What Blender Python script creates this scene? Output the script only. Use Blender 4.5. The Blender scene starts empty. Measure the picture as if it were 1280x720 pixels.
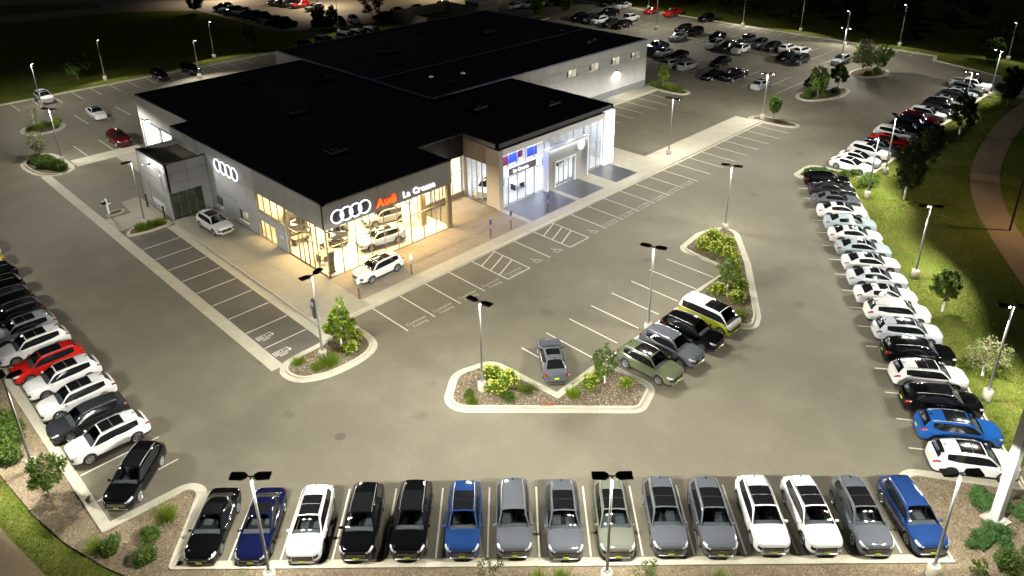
import bpy, bmesh, math, random
import numpy as np
from mathutils import Vector, Matrix

random.seed(7)
RNG = np.random.default_rng(11)
SC = bpy.context.scene
COL = SC.collection
R = math.radians

# ------------------------------------------------------------------ camera
def make_camera():
    cam = bpy.data.cameras.new('camera')
    ob = bpy.data.objects.new('camera', cam)
    COL.objects.link(ob)
    p, r, yaw = 0.4136, -0.0117, 0.7856
    fw = Vector((math.sin(yaw) * math.cos(p), math.cos(yaw) * math.cos(p), -math.sin(p)))
    rt = Vector((math.cos(yaw), -math.sin(yaw), 0))
    up = rt.cross(fw)
    rt2 = rt * math.cos(r) + up * math.sin(r)
    up2 = up * math.cos(r) - rt * math.sin(r)
    m = Matrix((rt2, up2, -fw)).transposed().to_4x4()
    m.translation = Vector((-29.903, -46.405, 33.834))
    ob.matrix_world = m
    cam.sensor_width = 36.0
    cam.lens = 962.4 / 1280 * 36
    cam.shift_y = -120 / 1280
    cam.clip_start = 0.5
    cam.clip_end = 3000
    SC.camera = ob
make_camera()

# ------------------------------------------------------------------ night sky
world = bpy.data.worlds.new('World')
SC.world = world
world.use_nodes = True
wn = world.node_tree.nodes
wl = world.node_tree.links
wn.clear()
sky = wn.new('ShaderNodeTexSky')
sky.sky_type = 'NISHITA'
sky.sun_disc = False
sky.sun_elevation = R(-6)
sky.sun_rotation = R(200)
bg = wn.new('ShaderNodeBackground')
bg.inputs['Strength'].default_value = 0.05
wo = wn.new('ShaderNodeOutputWorld')
wl.new(sky.outputs[0], bg.inputs[0])
wl.new(bg.outputs[0], wo.inputs[0])
# faint moon, the only other sky light
ml = bpy.data.lights.new('moon', 'SUN')
ml.energy = 0.13
ml.angle = R(0.6)
ml.color = (0.8, 0.86, 1.0)
mo = bpy.data.objects.new('moon', ml)
mo.rotation_euler = (R(35), 0, R(200))
COL.objects.link(mo)

SC.view_settings.view_transform = 'Standard'
SC.view_settings.look = 'None'
SC.view_settings.exposure = 0.0
SC.view_settings.gamma = 1.0
SC.view_settings.use_curve_mapping = False
cy = SC.cycles
try:
    cy.use_denoising = True
    cy.denoiser = 'OPENIMAGEDENOISE'
    cy.denoising_input_passes = 'RGB_ALBEDO_NORMAL'
except Exception:
    pass
cy.max_bounces = 6
cy.diffuse_bounces = 2
cy.glossy_bounces = 3
cy.transmission_bounces = 4
cy.transparent_max_bounces = 10
cy.sample_clamp_indirect = 3.0
cy.sample_clamp_direct = 0.0
cy.caustics_reflective = False
cy.caustics_refractive = False
try:
    cy.use_light_tree = True
except Exception:
    pass

POLE_W = 2200.0          # watts of one parking lot lamp head
WARM_W, COOL_W = 580.0, 200.0   # showroom ceiling lights

# ------------------------------------------------------------------ materials
M = {}

def _mat(name):
    m = bpy.data.materials.new(name)
    m.use_nodes = True
    nt = m.node_tree
    b = nt.nodes.get('Principled BSDF')
    M[name] = m
    return m, nt, b

def simple(name, col, rough=0.6, metal=0.0, coat=0.0, spec=0.5, emit=None, es=0.0, vary=0.0, vscale=3.0, bump=0.0, bscale=40.0):
    m, nt, b = _mat(name)
    b.inputs['Base Color'].default_value = (*col, 1)
    b.inputs['Roughness'].default_value = rough
    b.inputs['Metallic'].default_value = metal
    b.inputs['Coat Weight'].default_value = coat
    b.inputs['Coat Roughness'].default_value = 0.05
    b.inputs['Specular IOR Level'].default_value = spec
    if emit:
        b.inputs['Emission Color'].default_value = (*emit, 1)
        b.inputs['Emission Strength'].default_value = es
    if vary or bump:
        tc = nt.nodes.new('ShaderNodeTexCoord')
    if vary:
        n = nt.nodes.new('ShaderNodeTexNoise')
        n.inputs['Scale'].default_value = vscale
        n.inputs['Detail'].default_value = 5
        nt.links.new(tc.outputs['Object'], n.inputs['Vector'])
        rp = nt.nodes.new('ShaderNodeMapRange')
        rp.inputs[1].default_value = 0.3
        rp.inputs[2].default_value = 0.7
        rp.inputs[3].default_value = 1 - vary
        rp.inputs[4].default_value = 1 + vary
        nt.links.new(n.outputs[0], rp.inputs[0])
        mx = nt.nodes.new('ShaderNodeVectorMath')
        mx.operation = 'SCALE'
        mx.inputs[0].default_value = col
        nt.links.new(rp.outputs[0], mx.inputs['Scale'])
        nt.links.new(mx.outputs[0], b.inputs['Base Color'])
    if bump:
        n2 = nt.nodes.new('ShaderNodeTexNoise')
        n2.inputs['Scale'].default_value = bscale
        n2.inputs['Detail'].default_value = 4
        nt.links.new(tc.outputs['Object'], n2.inputs['Vector'])
        bp = nt.nodes.new('ShaderNodeBump')
        bp.inputs['Strength'].default_value = bump
        bp.inputs['Distance'].default_value = 0.02
        nt.links.new(n2.outputs[0], bp.inputs['Height'])
        nt.links.new(bp.outputs[0], b.inputs['Normal'])
    return m

def ground_mat(name, c1, c2, c3, s_big, s_mid, s_fine, rough=0.85, fine_amt=0.25, bump=0.25, spec=0.3, stain=0.0, stretch=None):
    """three octaves of wear: big patches, medium mottling, fine aggregate"""
    m, nt, b = _mat(name)
    N, L = nt.nodes, nt.links
    tc = N.new('ShaderNodeTexCoord')
    src = tc.outputs['Object']
    def noise(scale, detail=5, rgh=0.55, vec=None):
        n = N.new('ShaderNodeTexNoise')
        n.inputs['Scale'].default_value = scale
        n.inputs['Detail'].default_value = detail
        n.inputs['Roughness'].default_value = rgh
        L.new(vec or src, n.inputs['Vector'])
        return n.outputs[0]
    def ramp(v, a, bb, lo=0.0, hi=1.0):
        r = N.new('ShaderNodeMapRange')
        r.inputs[1].default_value = a
        r.inputs[2].default_value = bb
        r.inputs[3].default_value = lo
        r.inputs[4].default_value = hi
        L.new(v, r.inputs[0])
        return r.outputs[0]
    def mix(f, a, bb):
        x = N.new('ShaderNodeMix')
        x.data_type = 'RGBA'
        L.new(f, x.inputs[0])
        for inp, v in ((x.inputs[6], a), (x.inputs[7], bb)):
            if isinstance(v, tuple):
                inp.default_value = (*v, 1)
            else:
                L.new(v, inp)
        return x.outputs[2]
    vec = None
    if stretch:
        mp = N.new('ShaderNodeMapping')
        mp.inputs['Rotation'].default_value = (0, 0, stretch[0])
        mp.inputs['Scale'].default_value = (stretch[1], 1, 1)
        L.new(src, mp.inputs[0])
        vec = mp.outputs[0]
    c = mix(ramp(noise(s_big, 4, 0.6, vec), 0.35, 0.65), c1, c2)
    c = mix(ramp(noise(s_mid, 6, 0.6), 0.45, 0.75, 0, 0.7), c, c3)
    if stain:
        v = N.new('ShaderNodeTexVoronoi')
        v.inputs['Scale'].default_value = 0.19
        v.feature = 'F1'
        dn = N.new('ShaderNodeTexNoise')
        dn.inputs['Scale'].default_value = 1.5
        L.new(src, dn.inputs['Vector'])
        ad = N.new('ShaderNodeVectorMath')
        ad.operation = 'MULTIPLY_ADD'
        L.new(dn.outputs['Color'], ad.inputs[0])
        ad.inputs[1].default_value = (1.2, 1.2, 0)
        L.new(src, ad.inputs[2])
        L.new(ad.outputs[0], v.inputs['Vector'])
        dk = ramp(v.outputs['Distance'], 0.03, 0.13, stain, 0.0)
        c = mix(dk, c, tuple(x * 0.45 for x in c1))
    f = noise(s_fine, 2, 0.7)
    sc = N.new('ShaderNodeVectorMath')
    sc.operation = 'SCALE'
    L.new(c, sc.inputs[0])
    L.new(ramp(f, 0.25, 0.75, 1 - fine_amt, 1 + fine_amt), sc.inputs['Scale'])
    L.new(sc.outputs[0], b.inputs['Base Color'])
    b.inputs['Roughness'].default_value = rough
    b.inputs['Specular IOR Level'].default_value = spec
    bp = N.new('ShaderNodeBump')
    bp.inputs['Strength'].default_value = bump
    bp.inputs['Distance'].default_value = 0.02
    L.new(f, bp.inputs['Height'])
    L.new(bp.outputs[0], b.inputs['Normal'])
    return m

ground_mat('asphalt', (0.139, 0.1258, 0.089), (0.114, 0.1035, 0.0745), (0.158, 0.1437, 0.103), 0.05, 0.35, 9.0, fine_amt=0.13, bump=0.2, stain=0.5, stretch=(R(45), 0.35))
ground_mat('asphalt_new', (0.100, 0.092, 0.074), (0.088, 0.081, 0.065), (0.113, 0.104, 0.084), 0.15, 0.8, 9.0, fine_amt=0.16, bump=0.25, stain=0.5)
ground_mat('concrete', (0.40, 0.375, 0.295), (0.35, 0.328, 0.258), (0.44, 0.415, 0.335), 0.3, 1.3, 12.0, fine_amt=0.1, bump=0.12)
ground_mat('concrete_walk', (0.30, 0.280, 0.222), (0.255, 0.238, 0.19), (0.33, 0.308, 0.245), 0.22, 1.1, 12.0, fine_amt=0.1, bump=0.12, stain=0.3)
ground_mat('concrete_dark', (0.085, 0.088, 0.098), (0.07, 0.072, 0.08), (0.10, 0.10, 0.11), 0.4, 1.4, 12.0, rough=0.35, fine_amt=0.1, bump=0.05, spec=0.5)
ground_mat('concrete_tan', (0.27, 0.230, 0.168), (0.235, 0.198, 0.145), (0.30, 0.258, 0.19), 0.4, 1.4, 12.0, fine_amt=0.1, bump=0.1, stain=0.3)
ground_mat('road_far', (0.16, 0.135, 0.10), (0.14, 0.12, 0.09), (0.18, 0.15, 0.11), 0.05, 0.3, 6.0, fine_amt=0.15)
ground_mat('trail', (0.16, 0.122, 0.072), (0.138, 0.106, 0.063), (0.18, 0.14, 0.085), 0.1, 0.5, 6.0, fine_amt=0.15)
ground_mat('lawn', (0.062, 0.088, 0.014), (0.084, 0.100, 0.018), (0.14, 0.115, 0.038), 0.12, 0.55, 7.0, rough=1.0, fine_amt=0.5, bump=0.9, spec=0.0)
ground_mat('mulch', (0.165, 0.130, 0.085), (0.135, 0.107, 0.070), (0.22, 0.178, 0.122), 0.5, 2.4, 10.0, rough=1.0, fine_amt=0.55, bump=1.0, spec=0.05)
ground_mat('mulch_dark', (0.105, 0.085, 0.055), (0.085, 0.068, 0.045), (0.15, 0.125, 0.085), 0.6, 2.4, 10.0, rough=1.0, fine_amt=0.55, bump=1.0, spec=0.05)
ground_mat('road_paint', (0.60, 0.59, 0.53), (0.52, 0.51, 0.45), (0.42, 0.40, 0.34), 0.6, 3.0, 14.0, fine_amt=0.15, bump=0.05)
ground_mat('worn_paint', (0.36, 0.35, 0.30), (0.30, 0.29, 0.25), (0.24, 0.23, 0.19), 0.6, 3.0, 14.0, fine_amt=0.2, bump=0.05)
ground_mat('roof_membrane', (0.040, 0.034, 0.040), (0.050, 0.042, 0.048), (0.030, 0.027, 0.031), 0.1, 0.5, 4.0, rough=0.9, fine_amt=0.2, bump=0.1, spec=0.1)
simple('panel_grey', (0.36, 0.365, 0.375), 0.42, 0.25, vary=0.05, vscale=0.8)
simple('panel_dark', (0.27, 0.265, 0.255), 0.42, 0.3, vary=0.06, vscale=0.8)
simple('panel_seam', (0.05, 0.05, 0.05), 0.7)
simple('wall_light', (0.44, 0.435, 0.42), 0.6, vary=0.05, vscale=0.8)
simple('wall_base', (0.15, 0.155, 0.165), 0.7, vary=0.08)
simple('coping', (0.06, 0.06, 0.065), 0.5, 0.3)
simple('coping_roof', (0.24, 0.26, 0.34), 0.6)
simple('wall_tan', (0.20, 0.155, 0.105), 0.6, vary=0.08)
simple('wall_stone', (0.42, 0.38, 0.32), 0.6, vary=0.06)
simple('white_frame', (0.78, 0.78, 0.77), 0.4)
simple('portal_grey', (0.33, 0.335, 0.34), 0.5, vary=0.03)
simple('mullion', (0.20, 0.17, 0.11), 0.4, 0.4)
simple('mullion_light', (0.45, 0.45, 0.46), 0.4, 0.5)
simple('black_metal', (0.012, 0.012, 0.013), 0.45, 0.3)
simple('galvanised', (0.26, 0.26, 0.255), 0.5, 0.5, vary=0.06)
simple('pylon_steel', (0.50, 0.50, 0.48), 0.55, 0.1, vary=0.05)
simple('lamp_base', (0.40, 0.375, 0.30), 0.85, vary=0.1, bump=0.2)
simple('lens', (0.9, 0.9, 0.9), 0.3, emit=(1.0, 0.97, 0.88), es=60)
simple('sign_white', (0.8, 0.8, 0.8), 0.4, emit=(0.93, 0.96, 1.0), es=1.6)
simple('sign_red', (0.7, 0.02, 0.01), 0.4, emit=(1.0, 0.03, 0.008), es=1.6)
simple('sign_amber', (0.8, 0.4, 0.02), 0.4, emit=(1.0, 0.11, 0.010), es=1.6)
simple('sign_panel', (0.22, 0.22, 0.225), 0.5)
simple('halo', (0.05, 0.055, 0.07), 0.5)
simple('floor_tile', (0.52, 0.50, 0.45), 0.25, vary=0.05)
simple('interior_wall', (0.74, 0.70, 0.60), 0.7)
simple('interior_white', (0.75, 0.76, 0.8), 0.6)
simple('interior_wood', (0.32, 0.20, 0.09), 0.5, vary=0.15)
simple('furniture_dark', (0.03, 0.03, 0.032), 0.5)
simple('furniture_tan', (0.35, 0.27, 0.17), 0.6)
simple('poster_blue', (0.06, 0.14, 0.40), 0.4)
simple('poster_red', (0.28, 0.03, 0.05), 0.4)
simple('iron', (0.075, 0.055, 0.04), 0.8, vary=0.2)
simple('ceiling_panel', (0.8, 0.8, 0.78), 0.6)
simple('brushed', (0.5, 0.5, 0.5), 0.3, 0.9)
simple('rust', (0.16, 0.06, 0.025), 0.85, vary=0.3, vscale=8)
simple('bark', (0.14, 0.11, 0.075), 0.9, vary=0.25, vscale=12, bump=0.5)
simple('bark_pale', (0.42, 0.38, 0.31), 0.85, vary=0.15, vscale=10)
simple('tree_guard', (0.7, 0.69, 0.64), 0.6)
simple('pebble', (0.23, 0.19, 0.135), 0.9, vary=0.5, vscale=6)
simple('post_brown', (0.10, 0.07, 0.045), 0.7)
simple('sign_plate', (0.55, 0.56, 0.6), 0.4)
simple('sign_blue', (0.05, 0.08, 0.20), 0.4)
simple('charger_body', (0.03, 0.032, 0.034), 0.3)
simple('brick_far', (0.27, 0.25, 0.20), 0.8, vary=0.1)
simple('skylight_dome', (0.4, 0.4, 0.4), 0.4, emit=(1.0, 0.93, 0.8), es=0.12)
simple('unit_metal', (0.007, 0.0075, 0.009), 0.6, 0.2)
simple('lit_window', (0.6, 0.55, 0.45), 0.6, emit=(1.0, 0.86, 0.55), es=0.9)
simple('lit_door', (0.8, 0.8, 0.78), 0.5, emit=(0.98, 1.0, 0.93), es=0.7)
simple('pier_glow', (0.8, 0.8, 0.8), 0.5, emit=(0.95, 0.97, 1.0), es=1.0)  # glow put into the pier front in place of light thrown on it
simple('panel_recess_shade', (0.012, 0.011, 0.011), 0.6, spec=0.2)  # dark link panel, deepened to near black for the shade of the recess
simple('soft_strip', (0.9, 0.9, 0.9), 0.4, emit=(0.97, 0.98, 1.0), es=2.5)
simple('lamp_glow', (0.9, 0.9, 0.9), 0.4, emit=(1.0, 0.97, 0.9), es=25)

def leaf_mat(name, c, c2, trans=0.35):
    m, nt, b = _mat(name)
    N, L = nt.nodes, nt.links
    oi = N.new('ShaderNodeTexCoord')
    n = N.new('ShaderNodeTexNoise')
    n.inputs['Scale'].default_value = 2.6
    n.inputs['Detail'].default_value = 4
    L.new(oi.outputs['Object'], n.inputs['Vector'])
    r = N.new('ShaderNodeMapRange')
    r.inputs[1].default_value = 0.35
    r.inputs[2].default_value = 0.65
    L.new(n.outputs[0], r.inputs[0])
    x = N.new('ShaderNodeMix')
    x.data_type = 'RGBA'
    x.inputs[6].default_value = (*c, 1)
    x.inputs[7].default_value = (*c2, 1)
    L.new(r.outputs[0], x.inputs[0])
    L.new(x.outputs[2], b.inputs['Base Color'])
    b.inputs['Roughness'].default_value = 0.6
    b.inputs['Specular IOR Level'].default_value = 0.25
    t = N.new('ShaderNodeBsdfTranslucent')
    L.new(x.outputs[2], t.inputs[0])
    ms = N.new('ShaderNodeMixShader')
    ms.inputs[0].default_value = trans
    L.new(b.outputs[0], ms.inputs[1])
    L.new(t.outputs[0], ms.inputs[2])
    L.new(ms.outputs[0], N['Material Output'].inputs[0])
leaf_mat('leaf', (0.055, 0.10, 0.015), (0.085, 0.135, 0.02))
leaf_mat('leaf_bright', (0.11, 0.18, 0.014), (0.17, 0.235, 0.02))
leaf_mat('leaf_dark', (0.040, 0.058, 0.018), (0.055, 0.078, 0.022))
leaf_mat('leaf_pale', (0.13, 0.15, 0.06), (0.17, 0.18, 0.085))
leaf_mat('leaf_bluegreen', (0.06, 0.13, 0.035), (0.08, 0.17, 0.045))
leaf_mat('blossom', (0.27, 0.31, 0.035), (0.42, 0.43, 0.09), 0.2)
leaf_mat('grass_blade', (0.085, 0.128, 0.016), (0.135, 0.145, 0.028), 0.3)

def glass_mat(name, tint, refl=0.08, rough=0.02):
    """window glass: tinted see-through with a mirror coat that grows at grazing angles"""
    m, nt, b = _mat(name)
    N, L = nt.nodes, nt.links
    N.remove(b)
    t = N.new('ShaderNodeBsdfTransparent')
    t.inputs[0].default_value = (*tint, 1)
    g = N.new('ShaderNodeBsdfGlossy')
    g.inputs['Roughness'].default_value = rough
    g.inputs[0].default_value = (0.9, 0.95, 0.97, 1)
    ge = N.new('ShaderNodeNewGeometry')
    dt = N.new('ShaderNodeVectorMath')
    dt.operation = 'DOT_PRODUCT'
    L.new(ge.outputs['Normal'], dt.inputs[0])
    L.new(ge.outputs['Incoming'], dt.inputs[1])
    ab = N.new('ShaderNodeMath')
    ab.operation = 'ABSOLUTE'
    L.new(dt.outputs['Value'], ab.inputs[0])
    om = N.new('ShaderNodeMath')
    om.operation = 'SUBTRACT'
    om.inputs[0].default_value = 1.0
    L.new(ab.outputs[0], om.inputs[1])
    fr = N.new('ShaderNodeMath')
    fr.operation = 'POWER'
    L.new(om.outputs[0], fr.inputs[0])
    fr.inputs[1].default_value = 5.0
    ad = N.new('ShaderNodeMath')
    ad.operation = 'ADD'
    ad.use_clamp = True
    L.new(fr.outputs[0], ad.inputs[0])
    ad.inputs[1].default_value = refl
    ms = N.new('ShaderNodeMixShader')
    L.new(ad.outputs[0], ms.inputs[0])
    L.new(t.outputs[0], ms.inputs[1])
    L.new(g.outputs[0], ms.inputs[2])
    L.new(ms.outputs[0], N['Material Output'].inputs[0])
glass_mat('shop_glass', (0.95, 0.96, 0.95), 0.03)
glass_mat('green_glass', (0.30, 0.37, 0.31), 0.08)
glass_mat('car_glass', (0.58, 0.62, 0.64), 0.12, 0.05)
simple('tinted_glass', (0.006, 0.007, 0.008), 0.09, spec=0.6)
simple('rail_metal', (0.20, 0.20, 0.21), 0.4, 0.7)

def paint_mat():
    m, nt, b = _mat('car_paint')
    oi = nt.nodes.new('ShaderNodeObjectInfo')
    ge = nt.nodes.new('ShaderNodeNewGeometry')          # the inner side of the panels is dark trim
    mx = nt.nodes.new('ShaderNodeMix')
    mx.data_type = 'RGBA'
    nt.links.new(ge.outputs['Backfacing'], mx.inputs[0])
    nt.links.new(oi.outputs['Color'], mx.inputs[6])
    mx.inputs[7].default_value = (.03, .03, .032, 1)
    nt.links.new(mx.outputs[2], b.inputs['Base Color'])
    b.inputs['Metallic'].default_value = 0.0
    b.inputs['Roughness'].default_value = 0.5
    b.inputs['Specular IOR Level'].default_value = 0.0
    b.inputs['Coat Weight'].default_value = 0.9
    b.inputs['Coat Roughness'].default_value = 0.07
paint_mat()
simple('car_plastic', (0.016, 0.016, 0.017), 0.5)
simple('car_gloss_black', (0.006, 0.006, 0.007), 0.1)
simple('tyre', (0.014, 0.014, 0.014), 0.85)
simple('rim_metal', (0.42, 0.43, 0.45), 0.3, 0.8)
simple('chrome', (0.7, 0.7, 0.7), 0.15, 1.0)
simple('headlight_glass', (0.50, 0.52, 0.55), 0.12, 0.3, coat=1.0)
simple('taillight_glass', (0.16, 0.006, 0.006), 0.12, coat=1.0)
simple('plate_lime', (0.42, 0.60, 0.02), 0.5)
simple('cabin_dark', (0.03, 0.032, 0.036), 0.8)
simple('seat_grey', (0.17, 0.175, 0.18), 0.8)

# ------------------------------------------------------------------ objects
def tag(o, label=None, cat=None, group=None, kind=None):
    if label:
        o['label'] = label
    if cat:
        o['category'] = cat
    if group:
        o['group'] = group
    if kind:
        o['kind'] = kind
    return o

def empty(name, loc=(0, 0, 0), rz=0.0):
    o = bpy.data.objects.new(name, None)
    o.location = loc
    o.rotation_euler = (0, 0, rz)
    o.empty_display_size = 0.2
    COL.objects.link(o)
    return o

def link(name, me, parent=None, loc=None, rz=None):
    o = bpy.data.objects.new(name, me)
    COL.objects.link(o)
    if parent is not None:
        o.parent = parent
    if loc is not None:
        o.location = loc
    if rz is not None:
        o.rotation_euler = (0, 0, rz)
    return o

class MB:
    """collects polygons; build() makes one mesh"""
    def __init__(s):
        s.v, s.f, s.m = [], [], []
    def poly(s, vs, faces, mi=0):
        n = len(s.v)
        s.v += [tuple(map(float, p)) for p in vs]
        s.f += [tuple(i + n for i in f) for f in faces]
        s.m += [mi] * len(faces)
        return s
    def box(s, x0, x1, y0, y1, z0, z1, mi=0):
        vs = [(x0, y0, z0), (x1, y0, z0), (x1, y1, z0), (x0, y1, z0), (x0, y0, z1), (x1, y0, z1), (x1, y1, z1), (x0, y1, z1)]
        return s.poly(vs, [(0, 3, 2, 1), (4, 5, 6, 7), (0, 1, 5, 4), (1, 2, 6, 5), (2, 3, 7, 6), (3, 0, 4, 7)], mi)
    def cbox(s, x0, x1, y0, y1, z0, z1, c=0.02, mi=0):
        """box with chamfered vertical and top edges"""
        def ring(d, z):
            return [(x0 + d, y0, z), (x1 - d, y0, z), (x1, y0 + d, z), (x1, y1 - d, z), (x1 - d, y1, z), (x0 + d, y1, z), (x0, y1 - d, z), (x0, y0 + d, z)]
        def ring2(z):
            return [(x0 + c + c, y0 + c, z), (x1 - c - c, y0 + c, z), (x1 - c, y0 + c + c, z), (x1 - c, y1 - c - c, z), (x1 - c - c, y1 - c, z), (x0 + c + c, y1 - c, z), (x0 + c, y1 - c - c, z), (x0 + c, y0 + c + c, z)]
        vs = ring2(z0) + ring(c, z0 + c) + ring(c, z1 - c) + ring2(z1)
        fs = []
        for k in range(3):
            for i in range(8):
                j = (i + 1) % 8
                fs.append((k * 8 + i, k * 8 + j, k * 8 + 8 + j, k * 8 + 8 + i))
        fs += [tuple(range(7, -1, -1)), tuple(range(24, 32))]
        return s.poly(vs, fs, mi)
    def tube(s, pts, rads, n=8, mi=0, cap=True):
        pts = [Vector(p) for p in pts]
        rings = []
        for i, p in enumerate(pts):
            if i == 0:
                d = pts[1] - p
            elif i == len(pts) - 1:
                d = p - pts[i - 1]
            else:
                d = pts[i + 1] - pts[i - 1]
            d.normalize()
            a = Vector((0, 0, 1)) if abs(d.z) < 0.9 else Vector((1, 0, 0))
            u = d.cross(a).normalized()
            w = d.cross(u)
            r = rads[i] if isinstance(rads, (list, tuple)) else rads
            rings.append([p + (u * math.cos(t) + w * math.sin(t)) * r for t in [2 * math.pi * k / n for k in range(n)]])
        vs = [q for rg in rings for q in rg]
        fs = []
        for i in range(len(rings) - 1):
            for k in range(n):
                l = (k + 1) % n
                fs.append((i * n + k, i * n + l, i * n + n + l, i * n + n + k))
        if cap:
            fs += [tuple(range(n - 1, -1, -1)), tuple(range(len(vs) - n, len(vs)))]
        return s.poly(vs, fs, mi)
    def lathe(s, prof, n=16, axis='z', c=(0, 0, 0), mi=0, closed=False):
        vs, fs = [], []
        for k in range(n):
            t = 2 * math.pi * k / n
            for r, h in prof:
                if axis == 'z':
                    vs.append((c[0] + r * math.cos(t), c[1] + r * math.sin(t), c[2] + h))
                else:
                    vs.append((c[0] + r * math.cos(t), c[1] + h, c[2] + r * math.sin(t)))
        m = len(prof)
        for k in range(n):
            l = (k + 1) % n
            for i in range(m - 1 + (1 if closed else 0)):
                j = (i + 1) % m
                fs.append((k * m + i, l * m + i, l * m + j, k * m + j))
        return s.poly(vs, fs, mi)
    def ball(s, c, rx, ry, rz, n=8, k=5, mi=0):
        prof = [(math.sin(math.pi * i / k), -math.cos(math.pi * i / k)) for i in range(k + 1)]
        vs, fs = [], []
        for a in range(n):
            t = 2 * math.pi * a / n
            for r, h in prof:
                vs.append((c[0] + rx * r * math.cos(t), c[1] + ry * r * math.sin(t), c[2] + rz * h))
        m = k + 1
        for a in range(n):
            b = (a + 1) % n
            for i in range(k):
                fs.append((a * m + i, b * m + i, b * m + i + 1, a * m + i + 1))
        return s.poly(vs, fs, mi)
    def mesh(s, name, mats, smooth=None):
        me = bpy.data.meshes.new(name)
        me.from_pydata(s.v, [], s.f)
        for mm in (mats if isinstance(mats, (list, tuple)) else [mats]):
            me.materials.append(M[mm])
        if len(set(s.m)) > 1:
            me.polygons.foreach_set('material_index', s.m)
        if smooth is not None:
            me.polygons.foreach_set('use_smooth', [True] * len(me.polygons))
            try:
                me.set_sharp_from_angle(angle=R(smooth))
            except Exception:
                pass
        me.update()
        return me
    def build(s, name, mats, parent=None, loc=None, rz=None, smooth=None):
        return link(name, s.mesh(name, mats, smooth), parent, loc, rz)

def area(p):
    return 0.5 * sum(p[i][0] * p[(i + 1) % len(p)][1] - p[(i + 1) % len(p)][0] * p[i][1] for i in range(len(p)))

def offset(pts, d, closed=True):
    """moves a polyline to its right-hand side by d (outwards for counter-clockwise rings)"""
    n = len(pts)
    out = []
    for i in range(n):
        p = Vector(pts[i][:2])
        a = Vector(pts[i - 1][:2]) if (i > 0 or closed) else None
        b = Vector(pts[(i + 1) % n][:2]) if (i < n - 1 or closed) else None
        ns = []
        for q0, q1 in ((a, p), (p, b)):
            if q0 is None or q1 is None:
                continue
            t = (q1 - q0)
            if t.length < 1e-6:
                continue
            t.normalize()
            ns.append(Vector((t.y, -t.x)))
        if len(ns) == 2:
            m = ns[0] + ns[1]
            if m.length < 1e-4:
                m = ns[0]
            m.normalize()
            k = 1 / max(0.45, m.dot(ns[0]))
        else:
            m, k = ns[0], 1
        q = p + m * d * k
        out.append((q.x, q.y))
    return out

def smooth_ring(pts, it=2):
    for _ in range(it):
        o = []
        n = len(pts)
        for i in range(n):
            a, b = pts[i], pts[(i + 1) % n]
            o.append((a[0] * .75 + b[0] * .25, a[1] * .75 + b[1] * .25))
            o.append((a[0] * .25 + b[0] * .75, a[1] * .25 + b[1] * .75))
        pts = o
    return pts

def fillet(pts, closed=True):
    """points (x, y) stay sharp, (x, y, r) are rounded with radius r"""
    out = []
    n = len(pts)
    for i, p in enumerate(pts):
        if len(p) < 3 or (not closed and i in (0, n - 1)):
            out.append((p[0], p[1]))
            continue
        P = Vector(p[:2])
        a, b = Vector(pts[i - 1][:2]) - P, Vector(pts[(i + 1) % n][:2]) - P
        la, lb = a.length, b.length
        a.normalize()
        b.normalize()
        ang = math.acos(max(-1, min(1, a.dot(b))))
        t = min(p[2] / max(1e-3, math.tan(ang / 2)), la * .49, lb * .49)
        r = t * math.tan(ang / 2)
        c = P + (a + b).normalized() * (r / max(1e-3, math.sin(ang / 2)))
        q0, q1 = P + a * t - c, P + b * t - c
        a0 = math.atan2(q0.y, q0.x)
        d = math.atan2(q1.y, q1.x) - a0
        while d > math.pi:
            d -= 2 * math.pi
        while d < -math.pi:
            d += 2 * math.pi
        k = max(3, int(abs(d) / .22))
        for j in range(k + 1):
            out.append((c.x + r * math.cos(a0 + d * j / k), c.y + r * math.sin(a0 + d * j / k)))
    return out

def sheet(name, poly, z, mat, parent=None, kind=None, thick=None):
    """flat polygon, or a slab when thick is given"""
    if area(poly) < 0:
        poly = poly[::-1]
    n = len(poly)
    b = MB()
    if thick:
        vs = [(x, y, z) for x, y in poly] + [(x, y, z - thick) for x, y in poly]
        b.poly(vs, [tuple(range(n))] + [(i, i + n, (i + 1) % n + n, (i + 1) % n) for i in range(n)])
    else:
        b.poly([(x, y, z) for x, y in poly], [tuple(range(n))])
    o = b.build(name, mat, parent)
    if kind:
        o['kind'] = kind
    return o

def resample(pts, closed, step):
    P = [Vector(p[:2]) for p in pts]
    if closed:
        P.append(P[0])
    segs = []
    cur = [P[0]]
    acc = 0.0
    for i in range(len(P) - 1):
        a, b = P[i], P[i + 1]
        L = (b - a).length
        if L < 1e-6:
            continue
        t = 0.0
        while acc + (L - t) >= step:
            t += step - acc
            q = a.lerp(b, t / L)
            cur.append(q)
            segs.append(cur)
            cur = [q]
            acc = 0.0
        acc += L - t
        if (b - cur[-1]).length > 1e-6:
            cur.append(b)
    if len(cur) > 1 and acc > 0.3:
        segs.append(cur)
    return segs

def ribbon(b, inner, outer, z0, z1, closed=False):
    """solid strip between two matching polylines"""
    n = len(inner)
    vs = []
    for (a, c) in zip(inner, outer):
        vs += [(a[0], a[1], z0), (a[0], a[1], z1), (c[0], c[1], z1), (c[0], c[1], z0)]
    fs = []
    m = n if closed else n - 1
    for i in range(m):
        j = (i + 1) % n
        for k in range(3):
            fs.append((i * 4 + k, i * 4 + k + 1, j * 4 + k + 1, j * 4 + k))
    if not closed:
        fs += [(0, 1, 2, 3), (n * 4 - 1, n * 4 - 2, n * 4 - 3, n * 4 - 4)]
    b.poly(vs, fs)

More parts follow.
